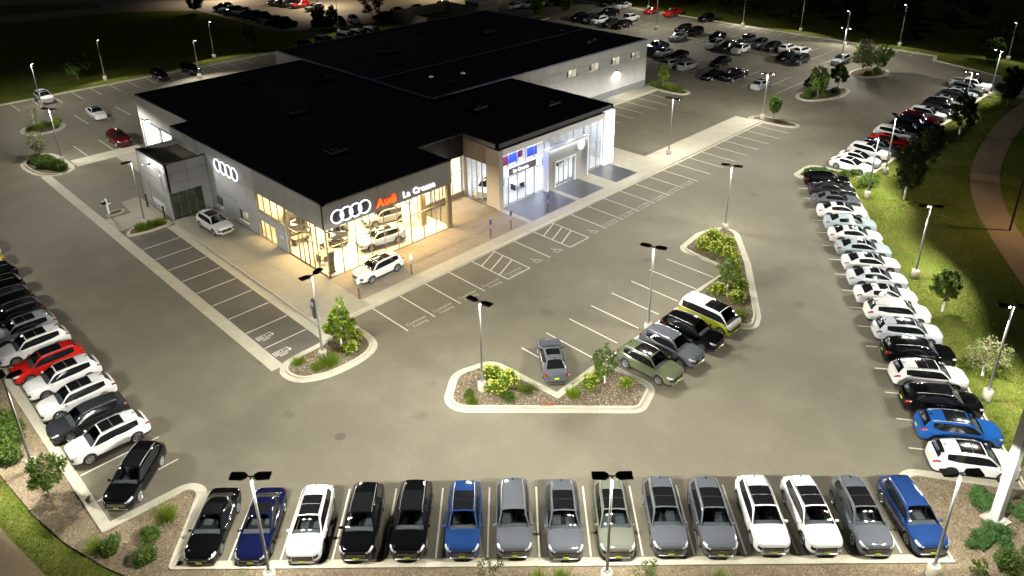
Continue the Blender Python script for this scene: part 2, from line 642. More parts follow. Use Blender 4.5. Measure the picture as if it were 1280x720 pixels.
def kerb_run(name, pts, side, closed=False, width=0.16, height=0.13, pan=0.45, pan_side=1, step=3.05, mat='concrete'):
    """kerb cast in stones about 3 m long with a flat gutter pan in front;
    side=+1: kerb body lies on the right-hand side of pts"""
    root = empty(name)
    tag(root, kind='structure')
    base = offset(pts, 0, closed)
    body = offset(pts, width * side, closed)
    panl = offset(pts, -pan * side, closed)
    # walk the three lines together with a common parameter
    n = len(pts)
    idx = list(range(n)) + ([0] if closed else [])
    cum = [0.0]
    for a, c in zip(idx[:-1], idx[1:]):
        cum.append(cum[-1] + math.dist(base[a], base[c]))
    total = cum[-1]
    cnt = max(1, round(total / step))
    def at(line, t):
        for k in range(len(cum) - 1):
            if t <= cum[k + 1] + 1e-9:
                u = (t - cum[k]) / max(1e-9, cum[k + 1] - cum[k])
                a, c = line[idx[k]], line[idx[k + 1]]
                return (a[0] + (c[0] - a[0]) * u, a[1] + (c[1] - a[1]) * u)
        return line[idx[-1]]
    for c in range(cnt):
        t0, t1 = total * c / cnt + 0.008, total * (c + 1) / cnt - 0.008
        ts = [t0] + [t for t in cum if t0 + 0.02 < t < t1 - 0.02] + [t1]
        b = MB()
        ribbon(b, [at(base, t) for t in ts], [at(body, t) for t in ts], -0.02, height)
        b.build('kerb_stone', mat, root)
        if pan:
            b = MB()
            ribbon(b, [at(base, t) for t in ts], [at(panl, t) for t in ts], -0.03, 0.008)
            b.build('gutter_slab', mat, root)
    return root

def text_mesh(body, size, extrude=0.0, bold=0.0, align='CENTER'):
    cu = bpy.data.curves.new('lettering', 'FONT')
    cu.body = body
    cu.size = size
    cu.extrude = extrude
    cu.offset = bold
    cu.resolution_u = 3
    cu.align_x = align
    ob = bpy.data.objects.new('lettering', cu)
    COL.objects.link(ob)
    bpy.context.view_layer.update()
    dg = bpy.context.evaluated_depsgraph_get()
    me = bpy.data.meshes.new_from_object(ob.evaluated_get(dg))
    bpy.data.objects.remove(ob)
    me.materials.clear()
    return me

ORD = ['first', 'second', 'third', 'fourth', 'fifth', 'sixth', 'seventh', 'eighth', 'ninth', 'tenth', 'eleventh', 'twelfth', 'thirteenth', 'fourteenth', 'fifteenth', 'sixteenth', 'seventeenth', 'eighteenth']
# ------------------------------------------------------------------ ground
sheet('ground', [(-700, -700), (900, -700), (900, 900), (-700, 900)], -0.06, 'lawn', kind='structure')

# edge of the lot: kerb line from the north-west corner round the near corner to the exit
KERB = fillet([(-23.7, 87.0), (-23.7, -8.2), (-18.0, -8.5, .75), (-22.15, -13.3, .15), (6.35, -42.0), (11.0, -37.75, .9), (14.6, -43.4), (17.0, -41.75), (36.4, -27.85), (52.4, -17.1), (49.3, -12.1, .9), (54.2, -12.1, 1.0), (55.3, -18.25), (100.6, -18.3)], False)
LOT = KERB + [(99.5, -45), (107, -45), (111.6, -17.3), (114.0, -11.0), (115.8, -5.6), (119.3, -4.6), (121.6, 64), (121.6, 110), (97, 110), (97, 87)]
lot = sheet('parking_lot', LOT, 0.0, 'asphalt', kind='structure')
kerb_run('kerb', KERB, +1)
kerb_run('kerb', [(111.6, -17.3), (114.0, -11.0), (115.8, -5.6), (119.3, -4.6), (121.6, 64), (121.6, 110)], +1, step=4)
kerb_run('kerb', [(97, 87), (38, 87), (-23.7, 87)], +1, step=4)

# planting beds outside the kerb
BED = offset([p for p in KERB if p[0] < 16.5 and p[1] < 40], .15, False)
BED = [(-23.85, 26), (-23.85, -8.34)] + BED[1:] + [(16.2, -42.5), (19.5, -46), (14, -52), (4, -46), (-8, -33.5), (-20.5, -19.5), (-23.2, -14.2), (-24.6, -10.6), (-25.5, -7.6), (-26.1, -4.2), (-26.5, 0), (-26.9, 6), (-27.2, 14), (-27.4, 26)]
sheet('planting_bed', BED, 0.03, 'mulch', kind='structure')
sheet('path', [(-28.5, 30), (-28.2, 3), (-27.6, -4.5), (-26.9, -9), (-25.6, -13), (-23.4, -17), (-25.2, -18.2), (-27.4, -14), (-28.8, -9.6), (-29.6, -4.6), (-30.2, 3), (-30.5, 30)], -0.03, 'trail', kind='structure')

TR = [(30, -47), (36, -42.2), (43, -38.0), (50, -34.0), (57.5, -30.3), (68, -27.2), (84, -25.2), (98, -25.0), (118, -27)]
for _ in range(3):
    TR = [TR[0]] + [q for a, c in zip(TR[:-1], TR[1:]) for q in ((a[0] * .75 + c[0] * .25, a[1] * .75 + c[1] * .25), (a[0] * .25 + c[0] * .75, a[1] * .25 + c[1] * .75))] + [TR[-1]]
def band(name, d0, d1, z, mat):
    a, b = offset(TR, d0, False), offset(TR, d1, False)
    sheet(name, a + b[::-1], z, mat, kind='structure')
band('path', -2.1, 0.8, -0.035, 'trail')
band('road', 4.2, 14.0, -0.035, 'trail')
# neighbouring lot and street behind the dealership
sheet('road', [(-40, 150), (8, 160), (38, 152), (50, 140), (50.5, 104), (60, 97.5), (72, 96.2), (97, 96), (97, 330), (-40, 330), (-40, 190), (14, 190), (36, 172), (36, 163), (8, 172), (-40, 163)], -0.03, 'road_far', kind='structure')

# ---- inner kerbs, walks and islands
def island(name, mulch, mat='mulch', sm=1, pan=0.45):
    if area(mulch) < 0:
        mulch = mulch[::-1]
    m = smooth_ring(mulch, sm) if sm else mulch
    outer = offset(m, 0.16)
    root = kerb_run('kerb', outer, -1, closed=True, pan=pan, step=2.4)
    sheet(name, offset(m, 0.01), 0.10, mat, kind='structure')
    return m
def shrink(p, d):
    if area(p) < 0:
        p = p[::-1]
    return offset(p, -d)

ISL_A = island('planting_island', [(-9.1, -2.5), (-9.2, -3.3), (-8.9, -4.1), (-8.2, -4.6), (-7.3, -4.95), (-6.2, -5.1), (-5, -5.1), (-4.0, -4.9), (-3.3, -4.5), (-3.0, -3.8), (-2.9, -2.8), (-2.95, -1.3), (-3.3, -1.0), (-4.2, -1.45), (-5.2, -1.95), (-8.4, -2.0)], 'mulch_dark')
ISL_B = island('planting_island', fillet([(-3.6, -14.05, 1.0), (-1.0, -12.0, 1.2), (1.45, -12.75, .8), (1.9, -18.8), (6.95, -18.65, .6), (7.15, -22.4, .7), (5.0, -23.1, .6)]), 'mulch_dark', sm=0)
ISL_C = island('planting_island', fillet([(26.3, -12.9, .6), (29.8, -12.5, 1.0), (33.3, -13.6, 1.2), (27.5, -18.3, 3), (20.4, -23.1, .9), (18.6, -23.8, .6), (18.75, -18.2, .2), (25.8, -18.1, .1)]), 'mulch_dark', sm=0)
ISL_E = island('planting_island', [(65.3, 2.0), (66.6, 1.6), (67.0, 0.4), (67.1, -3.4), (66.5, -4.3), (65.4, -3.9), (65.0, -1.0)], 'mulch_dark', pan=0.3)
ISL_S = island('planting_island', [(68.4, 15.4), (69.3, 14.9), (70.2, 15.3), (70.6, 16.6), (70.6, 22.0), (69.2, 22.2), (68.3, 19)], 'mulch_dark')
ISL_D1 = island('planting_island', shrink([(79.5, 2.6), (82.9, 2.8), (88.8, -0.9), (88.4, -2.2), (86.7, -2.9), (82.4, -3.1), (78.5, -1.3), (77.4, 0.8)], 0.6), 'mulch_dark')
ISL_D2 = island('planting_island', shrink([(96.8, 2.4), (102.4, 2.1), (104.4, -0.3), (104, -2.5), (99.1, -3.6), (94.6, 0)], 0.6), 'mulch_dark')
ISL_T = island('planting_island', shrink([(-10.7, 56.5), (-9.9, 58.4), (-7.5, 59.7), (-6.2, 58.4), (-6.0, 54.6), (-5.9, 51.3), (-7.6, 49.8), (-9.5, 50.5), (-10.5, 52.8)], 0.6), 'mulch_dark')
ISL_O = island('planting_island', shrink([(-7.2, 70.5), (-5.7, 73.1), (-2.8, 73.7), (-1.3, 70.8), (-1.6, 68.9), (-3.2, 67.2), (-6.2, 67.5)], 0.6), 'mulch_dark')
ISL_M = island('planting_island', shrink([(-8.5, 34.5), (-7.8, 35.1), (-6.7, 34.8), (-6.7, 34.2), (-7.3, 33.6), (-8.4, 33.7)], 0.2), 'mulch_dark', pan=0.1)
ISL_N = island('planting_island', [(95, 73), (99, 73.4), (100, 71.5), (99, 70.2), (95.2, 70.4)], 'mulch_dark', pan=0.3)

# flush concrete bands of the western bays
sheet('asphalt_bay', [(-9.0, -1.3), (-5.35, -1.3), (-5.35, 26.4), (-9.0, 26.4)], 0.004, 'asphalt_new', kind='structure')
def slabs(root, x0, x1, y0, y1, nx, ny, z, mat, th=0.14, g=0.012):
    for i in range(nx):
        for j in range(ny):
            xa, xb = x0 + (x1 - x0) * i / nx + g / 2, x0 + (x1 - x0) * (i + 1) / nx - g / 2
            ya, yb = y0 + (y1 - y0) * j / ny + g / 2, y0 + (y1 - y0) * (j + 1) / ny - g / 2
            MB().box(xa, xb, ya, yb, z - th, z).build('paving_slab', mat, root)
r = tag(empty('pavement'), kind='structure')
slabs(r, -10.0, -9.0, -1.9, 51.0, 1, 14, 0.007, 'concrete')
slabs(r, -5.35, -4.55, -1.3, 27.0, 1, 8, 0.007, 'concrete')
r = tag(empty('pavement'), kind='structure')
# plaza round the showroom corner (top of walk 0.13)
slabs(r, -4.4, 0.12, 1.3, 27.85, 2, 9, 0.13, 'concrete_walk')
slabs(r, -4.4, -2.7, -0.7, 1.3, 1, 1, 0.13, 'concrete_walk')
slabs(r, -2.7, 0.12, 0.16, 1.3, 1, 1, 0.13, 'concrete_walk')
slabs(r, 0.12, 20.3, 0.16, 1.3, 7, 1, 0.13, 'concrete')
slabs(r, 0.12, 14.4, 1.3, 6.2, 5, 2, 0.13, 'concrete_tan')
slabs(r, 14.4, 20.1, 1.3, 10.85, 2, 3, 0.13, 'concrete_tan')
slabs(r, 20.3, 43.1, 0.16, 1.3, 8, 1, 0.13, 'concrete')
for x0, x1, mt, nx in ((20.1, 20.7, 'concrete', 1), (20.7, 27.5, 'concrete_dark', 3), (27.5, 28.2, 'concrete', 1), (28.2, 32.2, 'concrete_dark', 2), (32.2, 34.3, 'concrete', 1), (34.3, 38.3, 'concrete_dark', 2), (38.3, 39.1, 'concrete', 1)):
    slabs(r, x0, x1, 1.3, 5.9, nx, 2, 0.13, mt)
slabs(r, 39.1, 43.1, 1.3, 8.4, 1, 2, 0.13, 'concrete')
slabs(r, 43.1, 64.6, 0.16, 3.7, 7, 1, 0.13, 'concrete')
slabs(r, 39.2, 68.2, 19.5, 22.15, 9, 1, 0.13, 'concrete')
r = tag(empty('pavement'), kind='structure')
for p in ([(-9.0, 29.6), (-4.25, 29.6), (-4.25, 33.2), (-6.5, 33.2), (-9.0, 33.4)], [(-6.5, 33.22), (-4.25, 33.22), (-4.25, 36.9), (-6.2, 36.7)]):
    sheet('paving_slab', p, 0.012, 'concrete_walk', r, thick=0.1)
slabs(r, -1.4, 2.2, 36.9, 51.4, 1, 4, 0.012, 'concrete_walk', 0.05)
slabs(r, -5.8, 2.2, 51.45, 54.2, 3, 1, 0.012, 'concrete', 0.05)
kerb_run('kerb', [(-4.55, 27.0), (-4.55, -0.9)], +1 * -1, pan=0, width=0.14, height=0.135)
kerb_run('kerb', [(-2.7, 0.0), (64.6, 0.0)], -1, pan=0.3, width=0.15, height=0.135)
kerb_run('kerb', [(43.1, 8.4), (43.1, 3.75), (64.6, 3.75)], +1 * 1, pan=0, width=0.12, height=0.135)
kerb_run('kerb', [(68.2, 19.45), (39.2, 19.45)], +1, pan=0.3, width=0.14, height=0.135)
ISL_F = island('planting_island', shrink([(-8.9, 28.2), (-8.3, 29.3), (-6.6, 29.5), (-4.5, 28.9), (-4.5, 27.2), (-6.9, 27.1), (-8.8, 27.4)], 0.35), 'mulch_dark', pan=0.2)

# ------------------------------------------------------------------ painted markings
PZ = 0.009
def line(ax, ay, bx, by, w=0.10, z=PZ, name='parking_line'):
    d = Vector((bx - ax, by - ay))
    L = d.length
    d.normalize()
    n = Vector((-d.y, d.x)) * w / 2
    b = MB()
    b.poly([(ax + n.x, ay + n.y, z), (ax - n.x, ay - n.y, z), (bx - n.x, by - n.y, z), (bx + n.x, by + n.y, z)], [(0, 1, 2, 3)])
    return b.build(name, 'road_paint', lot)
S = 2.74
for k in range(24):
    line(k * S, -0.32, k * S, -4.91)
for k0 in (4, 7):
    xa, xb = k0 * S, (k0 + 1) * S
    line(xa, -4.95, xb, -4.95)
    for t in range(3):
        line(xa + 0.06, -1.55 - 1.15 * t, xb - 0.06, -0.45 - 1.15 * t, name='hatch_line')
for k in range(1, 9):
    line(-8.95, 26.75 - 2.86 * k, -5.4, 26.75 - 2.86 * k, z=0.011)
line(-8.95, 26.75 - 2.86 * 9, -5.4, 26.75 - 2.86 * 9, z=0.011)
for k in range(8):
    x = 4.5 + 2.715 * k
    line(x, -12.85, x, -17.6)
for k in range(2, 6):
    x = 4.5 + 2.715 * k
    line(x, -18.2, x, -23.0)
line(6.9, -18.35, 18.4, -18.1, w=0.14)
u = Vector((1, -1)).normalized()
pdir = Vector((-1, -1)).normalized()
B0 = Vector((-18.17, -17.17)) - pdir * 0.35
for k in range(-2, 13):
    a = B0 + u * 2.718 * k
    line(a.x, a.y, a.x - pdir.x * 4.9, a.y - pdir.y * 4.9)
for k in range(-2, 16):
    y = 0.0 + 2.86 * k
    line(-23.2, y, -18.5, y)
ur = Vector((33.4, 23.4)).normalized()
nr = Vector((ur.y, -ur.x))
for k in range(16):
    a = Vector((13.5, -37.4)) + ur * 2.719 * k
    line(a.x, a.y, a.x + nr.x * 4.9, a.y + nr.y * 4.9)
for k in range(18):
    line(54.6 + 2.8 * k, -17.8, 54.6 + 2.8 * k, -13.2)
for x in (51.4, 54.25, 57.05, 59.85, 62.6, 65.45):
    line(x, 19.0, x, 13.7)
for k in range(14):
    line(-4.0 + 2.87 * k, 86.4, -4.0 + 2.87 * k, 81.4)
for x in (0.85, 3.7, 6.5):
    line(x, 73.4, x, 67.6)
for x in (-0.6, -3.7, 2.2):
    line(x, 59.6, x, 54.5)
for x0 in (83.8, 106.5):                      # two double bays of the eastern lot
    for k in range(13):
        y = 5.0 + 2.8 * k
        line(x0 - 5.4 + (0 if x0 < 100 else -1), y, x0 + 5.4, y)
    line(x0 - (0 if x0 < 100 else 3.6), 5, x0 - (0 if x0 < 100 else 3.6), 38.6)
for k in range(26):
    line(121.2, -1 + 2.8 * k, 116.4, -1 + 2.8 * k)
for k in range(6):
    line(100, 50 + 2.8 * k, 111, 50 + 2.8 * k)

def stencil(body, x, y, size, rz=0.0, bold=0.004, sx=1.0):
    me = text_mesh(body, size, 0.0, bold)
    me.materials.append(M['worn_paint'])
    o = link('painted_word', me, lot, (x, y, PZ + 0.002), rz)
    o.scale = (sx, 1, 1)
    return o
for k in range(5):
    x = k * S - 1.37 + S - 0.05
    stencil('Customer', x, -4.40 - 0.02, 0.50, sx=0.95)
    stencil('Parking', x, -4.92 - 0.02, 0.50, sx=0.95)
for k in range(9, 15):
    stencil('CUSTOMER', k * S + 1.37, -4.42, 0.40, sx=1.05)
    stencil('PARKING  |', k * S + 1.5, -4.86, 0.40, sx=1.1)
def wheelchair(x, y, s):
    b = MB()
    z = PZ + 0.001
    def arc(cx, cy, r, a0, a1, w, n=14):
        for i in range(n):
            t0, t1 = a0 + (a1 - a0) * i / n, a0 + (a1 - a0) * (i + 1) / n
            b.poly([(cx + (r - w) * math.cos(t0), cy + (r - w) * math.sin(t0), z), (cx + r * math.cos(t0), cy + r * math.sin(t0), z), (cx + r * math.cos(t1), cy + r * math.sin(t1), z), (cx + (r - w) * math.cos(t1), cy + (r - w) * math.sin(t1), z)], [(0, 1, 2, 3)])
    def bar(ax, ay, bx, by, w):
        d = Vector((bx - ax, by - ay)).normalized()
        n = Vector((-d.y, d.x)) * w / 2
        b.poly([(ax + n.x, ay + n.y, z), (ax - n.x, ay - n.y, z), (bx - n.x, by - n.y, z), (bx + n.x, by + n.y, z)], [(0, 1, 2, 3)])
    arc(0, 0, 0.36, R(120), R(380), 0.09)
    arc(-0.06, 0.62, 0.1, 0, R(360), 0.1)
    bar(-0.06, 0.5, 0.0, 0.12, 0.12)
    bar(-0.04, 0.3, 0.25, 0.28, 0.08)
    bar(0.0, 0.12, 0.33, 0.1, 0.1)
    bar(0.33, 0.1, 0.46, -0.28, 0.1)
    bar(0.44, -0.28, 0.56, -0.24, 0.08)
    b.v = [(x + p[0] * s, y + p[1] * s, p[2]) for p in b.v]
    b.build('wheelchair_symbol', 'worn_paint', lot)
for x in (15.1, 17.85, 23.2):
    wheelchair(x, -4.5, 1.0)
def charger_symbol(x, y):
    b = MB()
    z = 0.013
    w, h, t = 1.25, 0.55, 0.06
    for a in ((0, w, 0, t), (0, w, h - t, h), (0, t, t, h - t), (w - t, w, t, h - t), (0.15, 0.55, 0.15, 0.22), (0.15, 0.55, 0.33, 0.4), (0.15, 0.22, 0.22, 0.33), (0.68, 0.75, 0.15, 0.4), (0.82, 1.1, 0.15, 0.22), (0.25, 0.9, -0.22, -0.14), (1.25, 1.34, 0.05, 0.3)):
        b.poly([(x + a[0], y + a[2], z), (x + a[1], y + a[2], z), (x + a[1], y + a[3], z), (x + a[0], y + a[3], z)], [(0, 1, 2, 3)])
    b.build('charging_symbol', 'road_paint', lot)
charger_symbol(-8.9, -0.55)
charger_symbol(-8.8, 2.2)
# drain grate in the island kerb, manhole, patches
b = MB()
b.box(-0.45, 0.45, -0.16, 0.16, 0.0, 0.15)
o = b.build('drain_inlet', 'rust', None, (0.93, -18.65, 0), R(-45))
tag(o, 'rusty iron drain inlet set in the kerb of the central planting island', 'drain')
b = MB()
b.lathe([(0.0, 0.012), (0.32, 0.012), (0.36, 0.002)], 20)
tag(b.build('manhole_cover', 'iron', None, (-10.4, -11.2, 0.0)), 'round brown iron manhole cover in the asphalt near the parked front row', 'manhole')
# ------------------------------------------------------------------ lamp posts
def spot_light(w, col=(1.0, 0.965, 0.86), cone=174):
    l = bpy.data.lights.new('lamp_light', 'SPOT')
    l.energy = w
    l.color = col
    l.spot_size = R(cone)
    l.spot_blend = 0.25
    l.shadow_soft_size = 0.14
    # luminaire photometry: throws further out than straight down
    l.use_nodes = True
    nt = l.node_tree
    em = nt.nodes['Emission']
    tc = nt.nodes.new('ShaderNodeTexCoord')
    sp = nt.nodes.new('ShaderNodeSeparateXYZ')
    nt.links.new(tc.outputs['Normal'], sp.inputs[0])
    ab = nt.nodes.new('ShaderNodeMath')
    ab.operation = 'ABSOLUTE'
    nt.links.new(sp.outputs['Z'], ab.inputs[0])
    mx = nt.nodes.new('ShaderNodeMath')
    mx.operation = 'MAXIMUM'
    nt.links.new(ab.outputs[0], mx.inputs[0])
    mx.inputs[1].default_value = 0.31
    pw = nt.nodes.new('ShaderNodeMath')
    pw.operation = 'POWER'
    nt.links.new(mx.outputs[0], pw.inputs[0])
    pw.inputs[1].default_value = -1.65
    nt.links.new(pw.outputs[0], em.inputs['Strength'])
    return l
LIGHTS = {}
_lm = {}
def lamp_meshes():
    b = MB()
    b.lathe([(0.0, 0.0), (0.31, 0.0), (0.31, 0.70), (0.27, 0.76), (0.0, 0.76)], 20)
    _lm['base'] = b.mesh('lamp_base', 'lamp_base', 40)
    b = MB()
    b.box(-0.14, 0.14, -0.14, 0.14, 0.76, 0.79)
    b.tube([(0, 0, 0.78), (0, 0, 3.5), (0, 0, 6.35)], [0.085, 0.07, 0.055], 10)
    _lm['pole'] = b.mesh('pole', 'galvanised', 40)
    b = MB()
    b.tube([(0.0, 0, 6.3), (0.22, 0, 6.34)], [0.035, 0.03], 6)
    _lm['arm'] = b.mesh('arm', 'black_metal')
    b = MB()
    b.poly([(0.16, -0.10, 6.30), (0.34, -0.24, 6.30), (0.96, -0.24, 6.33), (0.96, 0.24, 6.33), (0.34, 0.24, 6.30), (0.16, 0.10, 6.30), (0.16, -0.07, 6.40), (0.34, -0.22, 6.40), (0.96, -0.22, 6.41), (0.96, 0.22, 6.41), (0.34, 0.22, 6.40), (0.16, 0.07, 6.40)],
           [(0, 5, 4, 3, 2, 1), (6, 7, 8, 9, 10, 11)] + [(i, (i + 1) % 6, (i + 1) % 6 + 6, i + 6) for i in range(6)])
    _lm['head'] = b.mesh('lamp_head', 'black_metal')
    b = MB()
    b.box(0.40, 0.80, -0.14, 0.14, 6.285, 6.298)
    _lm['lens'] = b.mesh('lens', 'lens')
lamp_meshes()
def lamp_post(x, y, label, dirs, h=6.5, w=1.0, z=0.0, base=True, aim=None, wide=False, group='parking lot lamp posts'):
    t = empty('lamp_post', (x, y, z))
    tag(t, label, 'lamp post', group)
    sc = (h) / 6.45
    if base:
        link('concrete_base', _lm['base'], t)
    p = link('pole', _lm['pole'], t)
    p.scale = (1, 1, sc)
    for a in dirs:
        for nm in ('arm', 'head'):
            q = link('arm' if nm == 'arm' else 'lamp_head', _lm[nm], t, (0, 0, 6.35 * (sc - 1)), R(a))
            if nm == 'head':
                link('lens', _lm['lens'], q)
                ti, cone = (0, 174 if wide else 156) if aim is None else ((38, 140) if aim == 0 else ((43, 150) if aim == 125 else (48, 124)))
                key = (w, cone)
                if key not in LIGHTS:
                    LIGHTS[key] = spot_light(POLE_W * w, cone=cone)
                lo = bpy.data.objects.new('lamp_light', LIGHTS[key])
                COL.objects.link(lo)
                lo.parent = q
                lo.location = (0.60, 0, 6.25)
                if aim is not None:           # shielded on the outer side, thrown into the lot
                    lo.rotation_euler = (0, R(-ti), R(aim - a))
    return t
LP = [
    (-18.95, -17.75, [-45, 135], 7.15, 1.35, 'double headed lamp post at the front kerb between the navy and the white car'),
    (-7.05, -30.0, [-45, 135], 7.15, 1.35, 'double headed lamp post at the front kerb before the green grey car'),
    (4.8, -41.6, [-45, 135], 6.9, 1.35, 'double headed lamp post at the front kerb before the blue corner car'),
    (-6.6, -3.3, [180, 20], 7.2, 0.75, 'lamp post on concrete foot in the island at the showroom corner'),
    (-1.0, -14.4, [100, -80], 7.3, 1.0, 'double headed lamp post on the central island beside yellow flowering shrubs'),
    (12.8, -18.35, [110, -70], 7.5, 1.0, 'double headed lamp post behind the grey and black cars of the middle bay'),
    (32.2, -13.6, [110, -70], 6.95, 1.0, 'double headed lamp post at the tip of the shrub island'),
    (45.6, 2.0, [95, -60], 7.3, 1.0, 'double headed lamp post on the concrete walk beside the white portal showroom'),
    (-6.7, 28.9, [185], 7.1, 0.4, 'slim lamp post in the bed beside the grey entrance box'),
    (-6.6, 54.3, [120, -60], 6.9, 0.8, 'lamp post on the island with bright green ground cover'),
    (11.0, 90.0, [-90], 7.0, 0.6, 'unlit looking tall lamp post on the dark lawn behind the north kerb'),
    (30.4, 90.8, [-90], 7.0, 0.6, 'tall lamp post on the dark lawn beside the small round tree'),
    (22.4, 79.5, [90, -90], 6.6, 0.8, 'bright topped lamp post behind the two dark cars at the north kerb'),
    (-0.9, 82.3, [90, -90], 6.6, 0.5, 'bright topped lamp post beside the white car at the north kerb'),
    (65.9, 0.5, [120, -60], 6.6, 0.9, 'lamp post at the tip of the long concrete walk'),
    (105.0, 45.5, [90, -90], 8.5, 1.1, 'lamp post between the parked cars north of the silver sedan'),
    (123.0, 22.6, [180], 8.5, 1.1, 'tall lamp post on the dark verge behind the east kerb'),
    (119.9, 33.9, [0, 180], 6.6, .6, 'small bright lamp post inside the east kerb'),
    (116.2, 10.6, [0, 180], 6.8, .7, 'bright lamp post in the empty eastern bays'),
    (101.5, 5.0, [90, -90], 6.6, .8, 'dark headed lamp post beside the lone silver car'),
    (122.6, 3.0, [180], 8.0, .8, 'tall lamp post on the verge at the north east corner'),
    (124.4, -14.6, [180], 6.8, 0.6, 'lamp post on the bright lawn far behind the exit'),
    (98.2, -18.9, [90, 200], 7.2, 0.8, 'lamp post at the far end of the kerb row by the exit'),
    (84.6, -19.1, [90, -90], 6.6, 0.8, 'glowing lamp post behind the middle of the far kerb row'),
    (57.5, -19.2, [35, 215], 7.0, 0.9, 'double headed lamp post at the near end of the far kerb row'),
    (49.5, -20.4, [120, -60], 6.7, 1.1, 'bright lamp post on concrete foot beside the low green shrubs'),
    (35.4, -30.1, [125, -55], 6.9, 1.2, 'bright lamp post on the lawn beside the middle of the white kerb row'),
    (21.9, -39.4, [125, -55], 7.4, 1.2, 'bright lamp post on the lawn beside the blue and black kerb cars'),
    (-25.0, -0.2, [0, 90], 6.8, 0.95, 'dark headed lamp post in the bed before the red car'),
    (58.6, 92.6, [-90], 9.5, 0.5, 'thin lamp post behind the rear roof edge'),
    (123.4, 60.5, [180], 9.0, 1.1, 'lamp post beside the red cars at the north east kerb'),
    (-24.9, 25.5, [0, 90], 6.8, 0.95, 'lamp post at the west kerb beyond the dark cars'),
]
AIM = {10: -90, 11: -90, 12: -90, 16: 180, 17: 180, 18: 180, 20: 190, 21: 170, 22: 100, 23: 90, 24: 100, 25: 125, 26: 125, 27: 125, 28: 0, 29: -90, 30: 180, 31: 0}
for i, (x, y, dirs, h, w, lab) in enumerate(LP):
    lamp_post(x, y, lab, dirs, h, w, aim=AIM.get(i), wide=i in (3, 4, 7, 8, 9, 14))
def street_lamp(x, y, h, label, w=3000, col=(1.0, 0.66, 0.36)):
    t = empty('street_lamp', (x, y, -0.06))
    tag(t, label, 'street lamp')
    b = MB()
    b.tube([(0, 0, 0), (0, 0, h * 0.5), (0, 0, h)], [0.1, 0.08, 0.06], 8)
    b.build('pole', 'black_metal', t)
    b = MB()
    b.tube([(0, 0, h - 0.1), (0.5, -0.6, h + 0.15), (0.9, -1.1, h + 0.15)], 0.035, 6)
    b.build('arm', 'black_metal', t)
    b = MB()
    b.cbox(0.75, 1.05, -1.5, -0.95, h + 0.08, h + 0.2, 0.03)
    hd = b.build('lamp_head', 'black_metal', t)
    l = bpy.data.lights.new('lamp_light', 'SPOT')
    l.energy = w
    l.color = col
    l.spot_size = R(150)
    l.spot_blend = 0.5
    l.shadow_soft_size = 0.12
    lo = bpy.data.objects.new('lamp_light', l)
    COL.objects.link(lo)
    lo.parent = hd
    lo.location = (0.9, -1.25, h + 0.04)
street_lamp(51.2, -33.4, 8.0, 'dark street lamp beside the curving path at the picture edge')
street_lamp(102, 112, 9, 'yellow street lamp over the neighbouring lot behind the roof', 18000, (1.0, .8, .5))
street_lamp(72, 122, 9, 'warm lamp beside the red car of the far lot', 20000, (1.0, .84, .62))
street_lamp(60, 150, 9, 'street lamp over the far street beyond the dark lawn', 20000, (1.0, .84, .62))

# pylon of the tall roadside sign
t = empty('sign_pylon', (10.9, -42.85, 0.03), R(-20))
tag(t, 'pale square steel sign pylon on a bolted base plate in the corner bed', 'sign pylon')
MB().box(-0.55, 0.55, -0.55, 0.55, 0.0, 0.12).build('footing', 'lamp_base', t)
MB().box(-0.40, 0.40, -0.40, 0.40, 0.12, 0.17).build('base_plate', 'pylon_steel', t)
MB().cbox(-0.24, 0.24, -0.24, 0.24, 0.17, 14.0, 0.02).build('column', 'pylon_steel', t)
for sx in (-1, 1):
    for sy in (-1, 1):
        b = MB()
        b.lathe([(0, 0.25), (0.03, 0.25), (0.03, 0.17)], 6, c=(0.33 * sx, 0.33 * sy, 0))
        b.build('bolt', 'brushed', t)
# ------------------------------------------------------------------ cars
def pchip(xs, ys, xq):
    xs = np.asarray(xs, float)
    ys = np.asarray(ys, float)
    if ys.ndim == 1:
        ys = ys[:, None]
    h = np.diff(xs)
    d = np.diff(ys, axis=0) / h[:, None]
    m = np.zeros_like(ys)
    for i in range(1, len(xs) - 1):
        w1, w2 = 2 * h[i] + h[i - 1], h[i] + 2 * h[i - 1]
        ok = d[i - 1] * d[i] > 0
        with np.errstate(divide='ignore', invalid='ignore'):
            hm = (w1 + w2) / (w1 / d[i - 1] + w2 / d[i])
        m[i] = np.where(ok, hm, 0)
    m[0], m[-1] = d[0], d[-1]
    xq = np.clip(np.asarray(xq, float), xs[0], xs[-1])
    k = np.clip(np.searchsorted(xs, xq, side='right') - 1, 0, len(xs) - 2)
    t = ((xq - xs[k]) / h[k])[:, None]
    H = h[k][:, None]
    return (2 * t**3 - 3 * t**2 + 1) * ys[k] + (t**3 - 2 * t**2 + t) * H * m[k] + (-2 * t**3 + 3 * t**2) * ys[k + 1] + (t**3 - t**2) * H * m[k + 1]

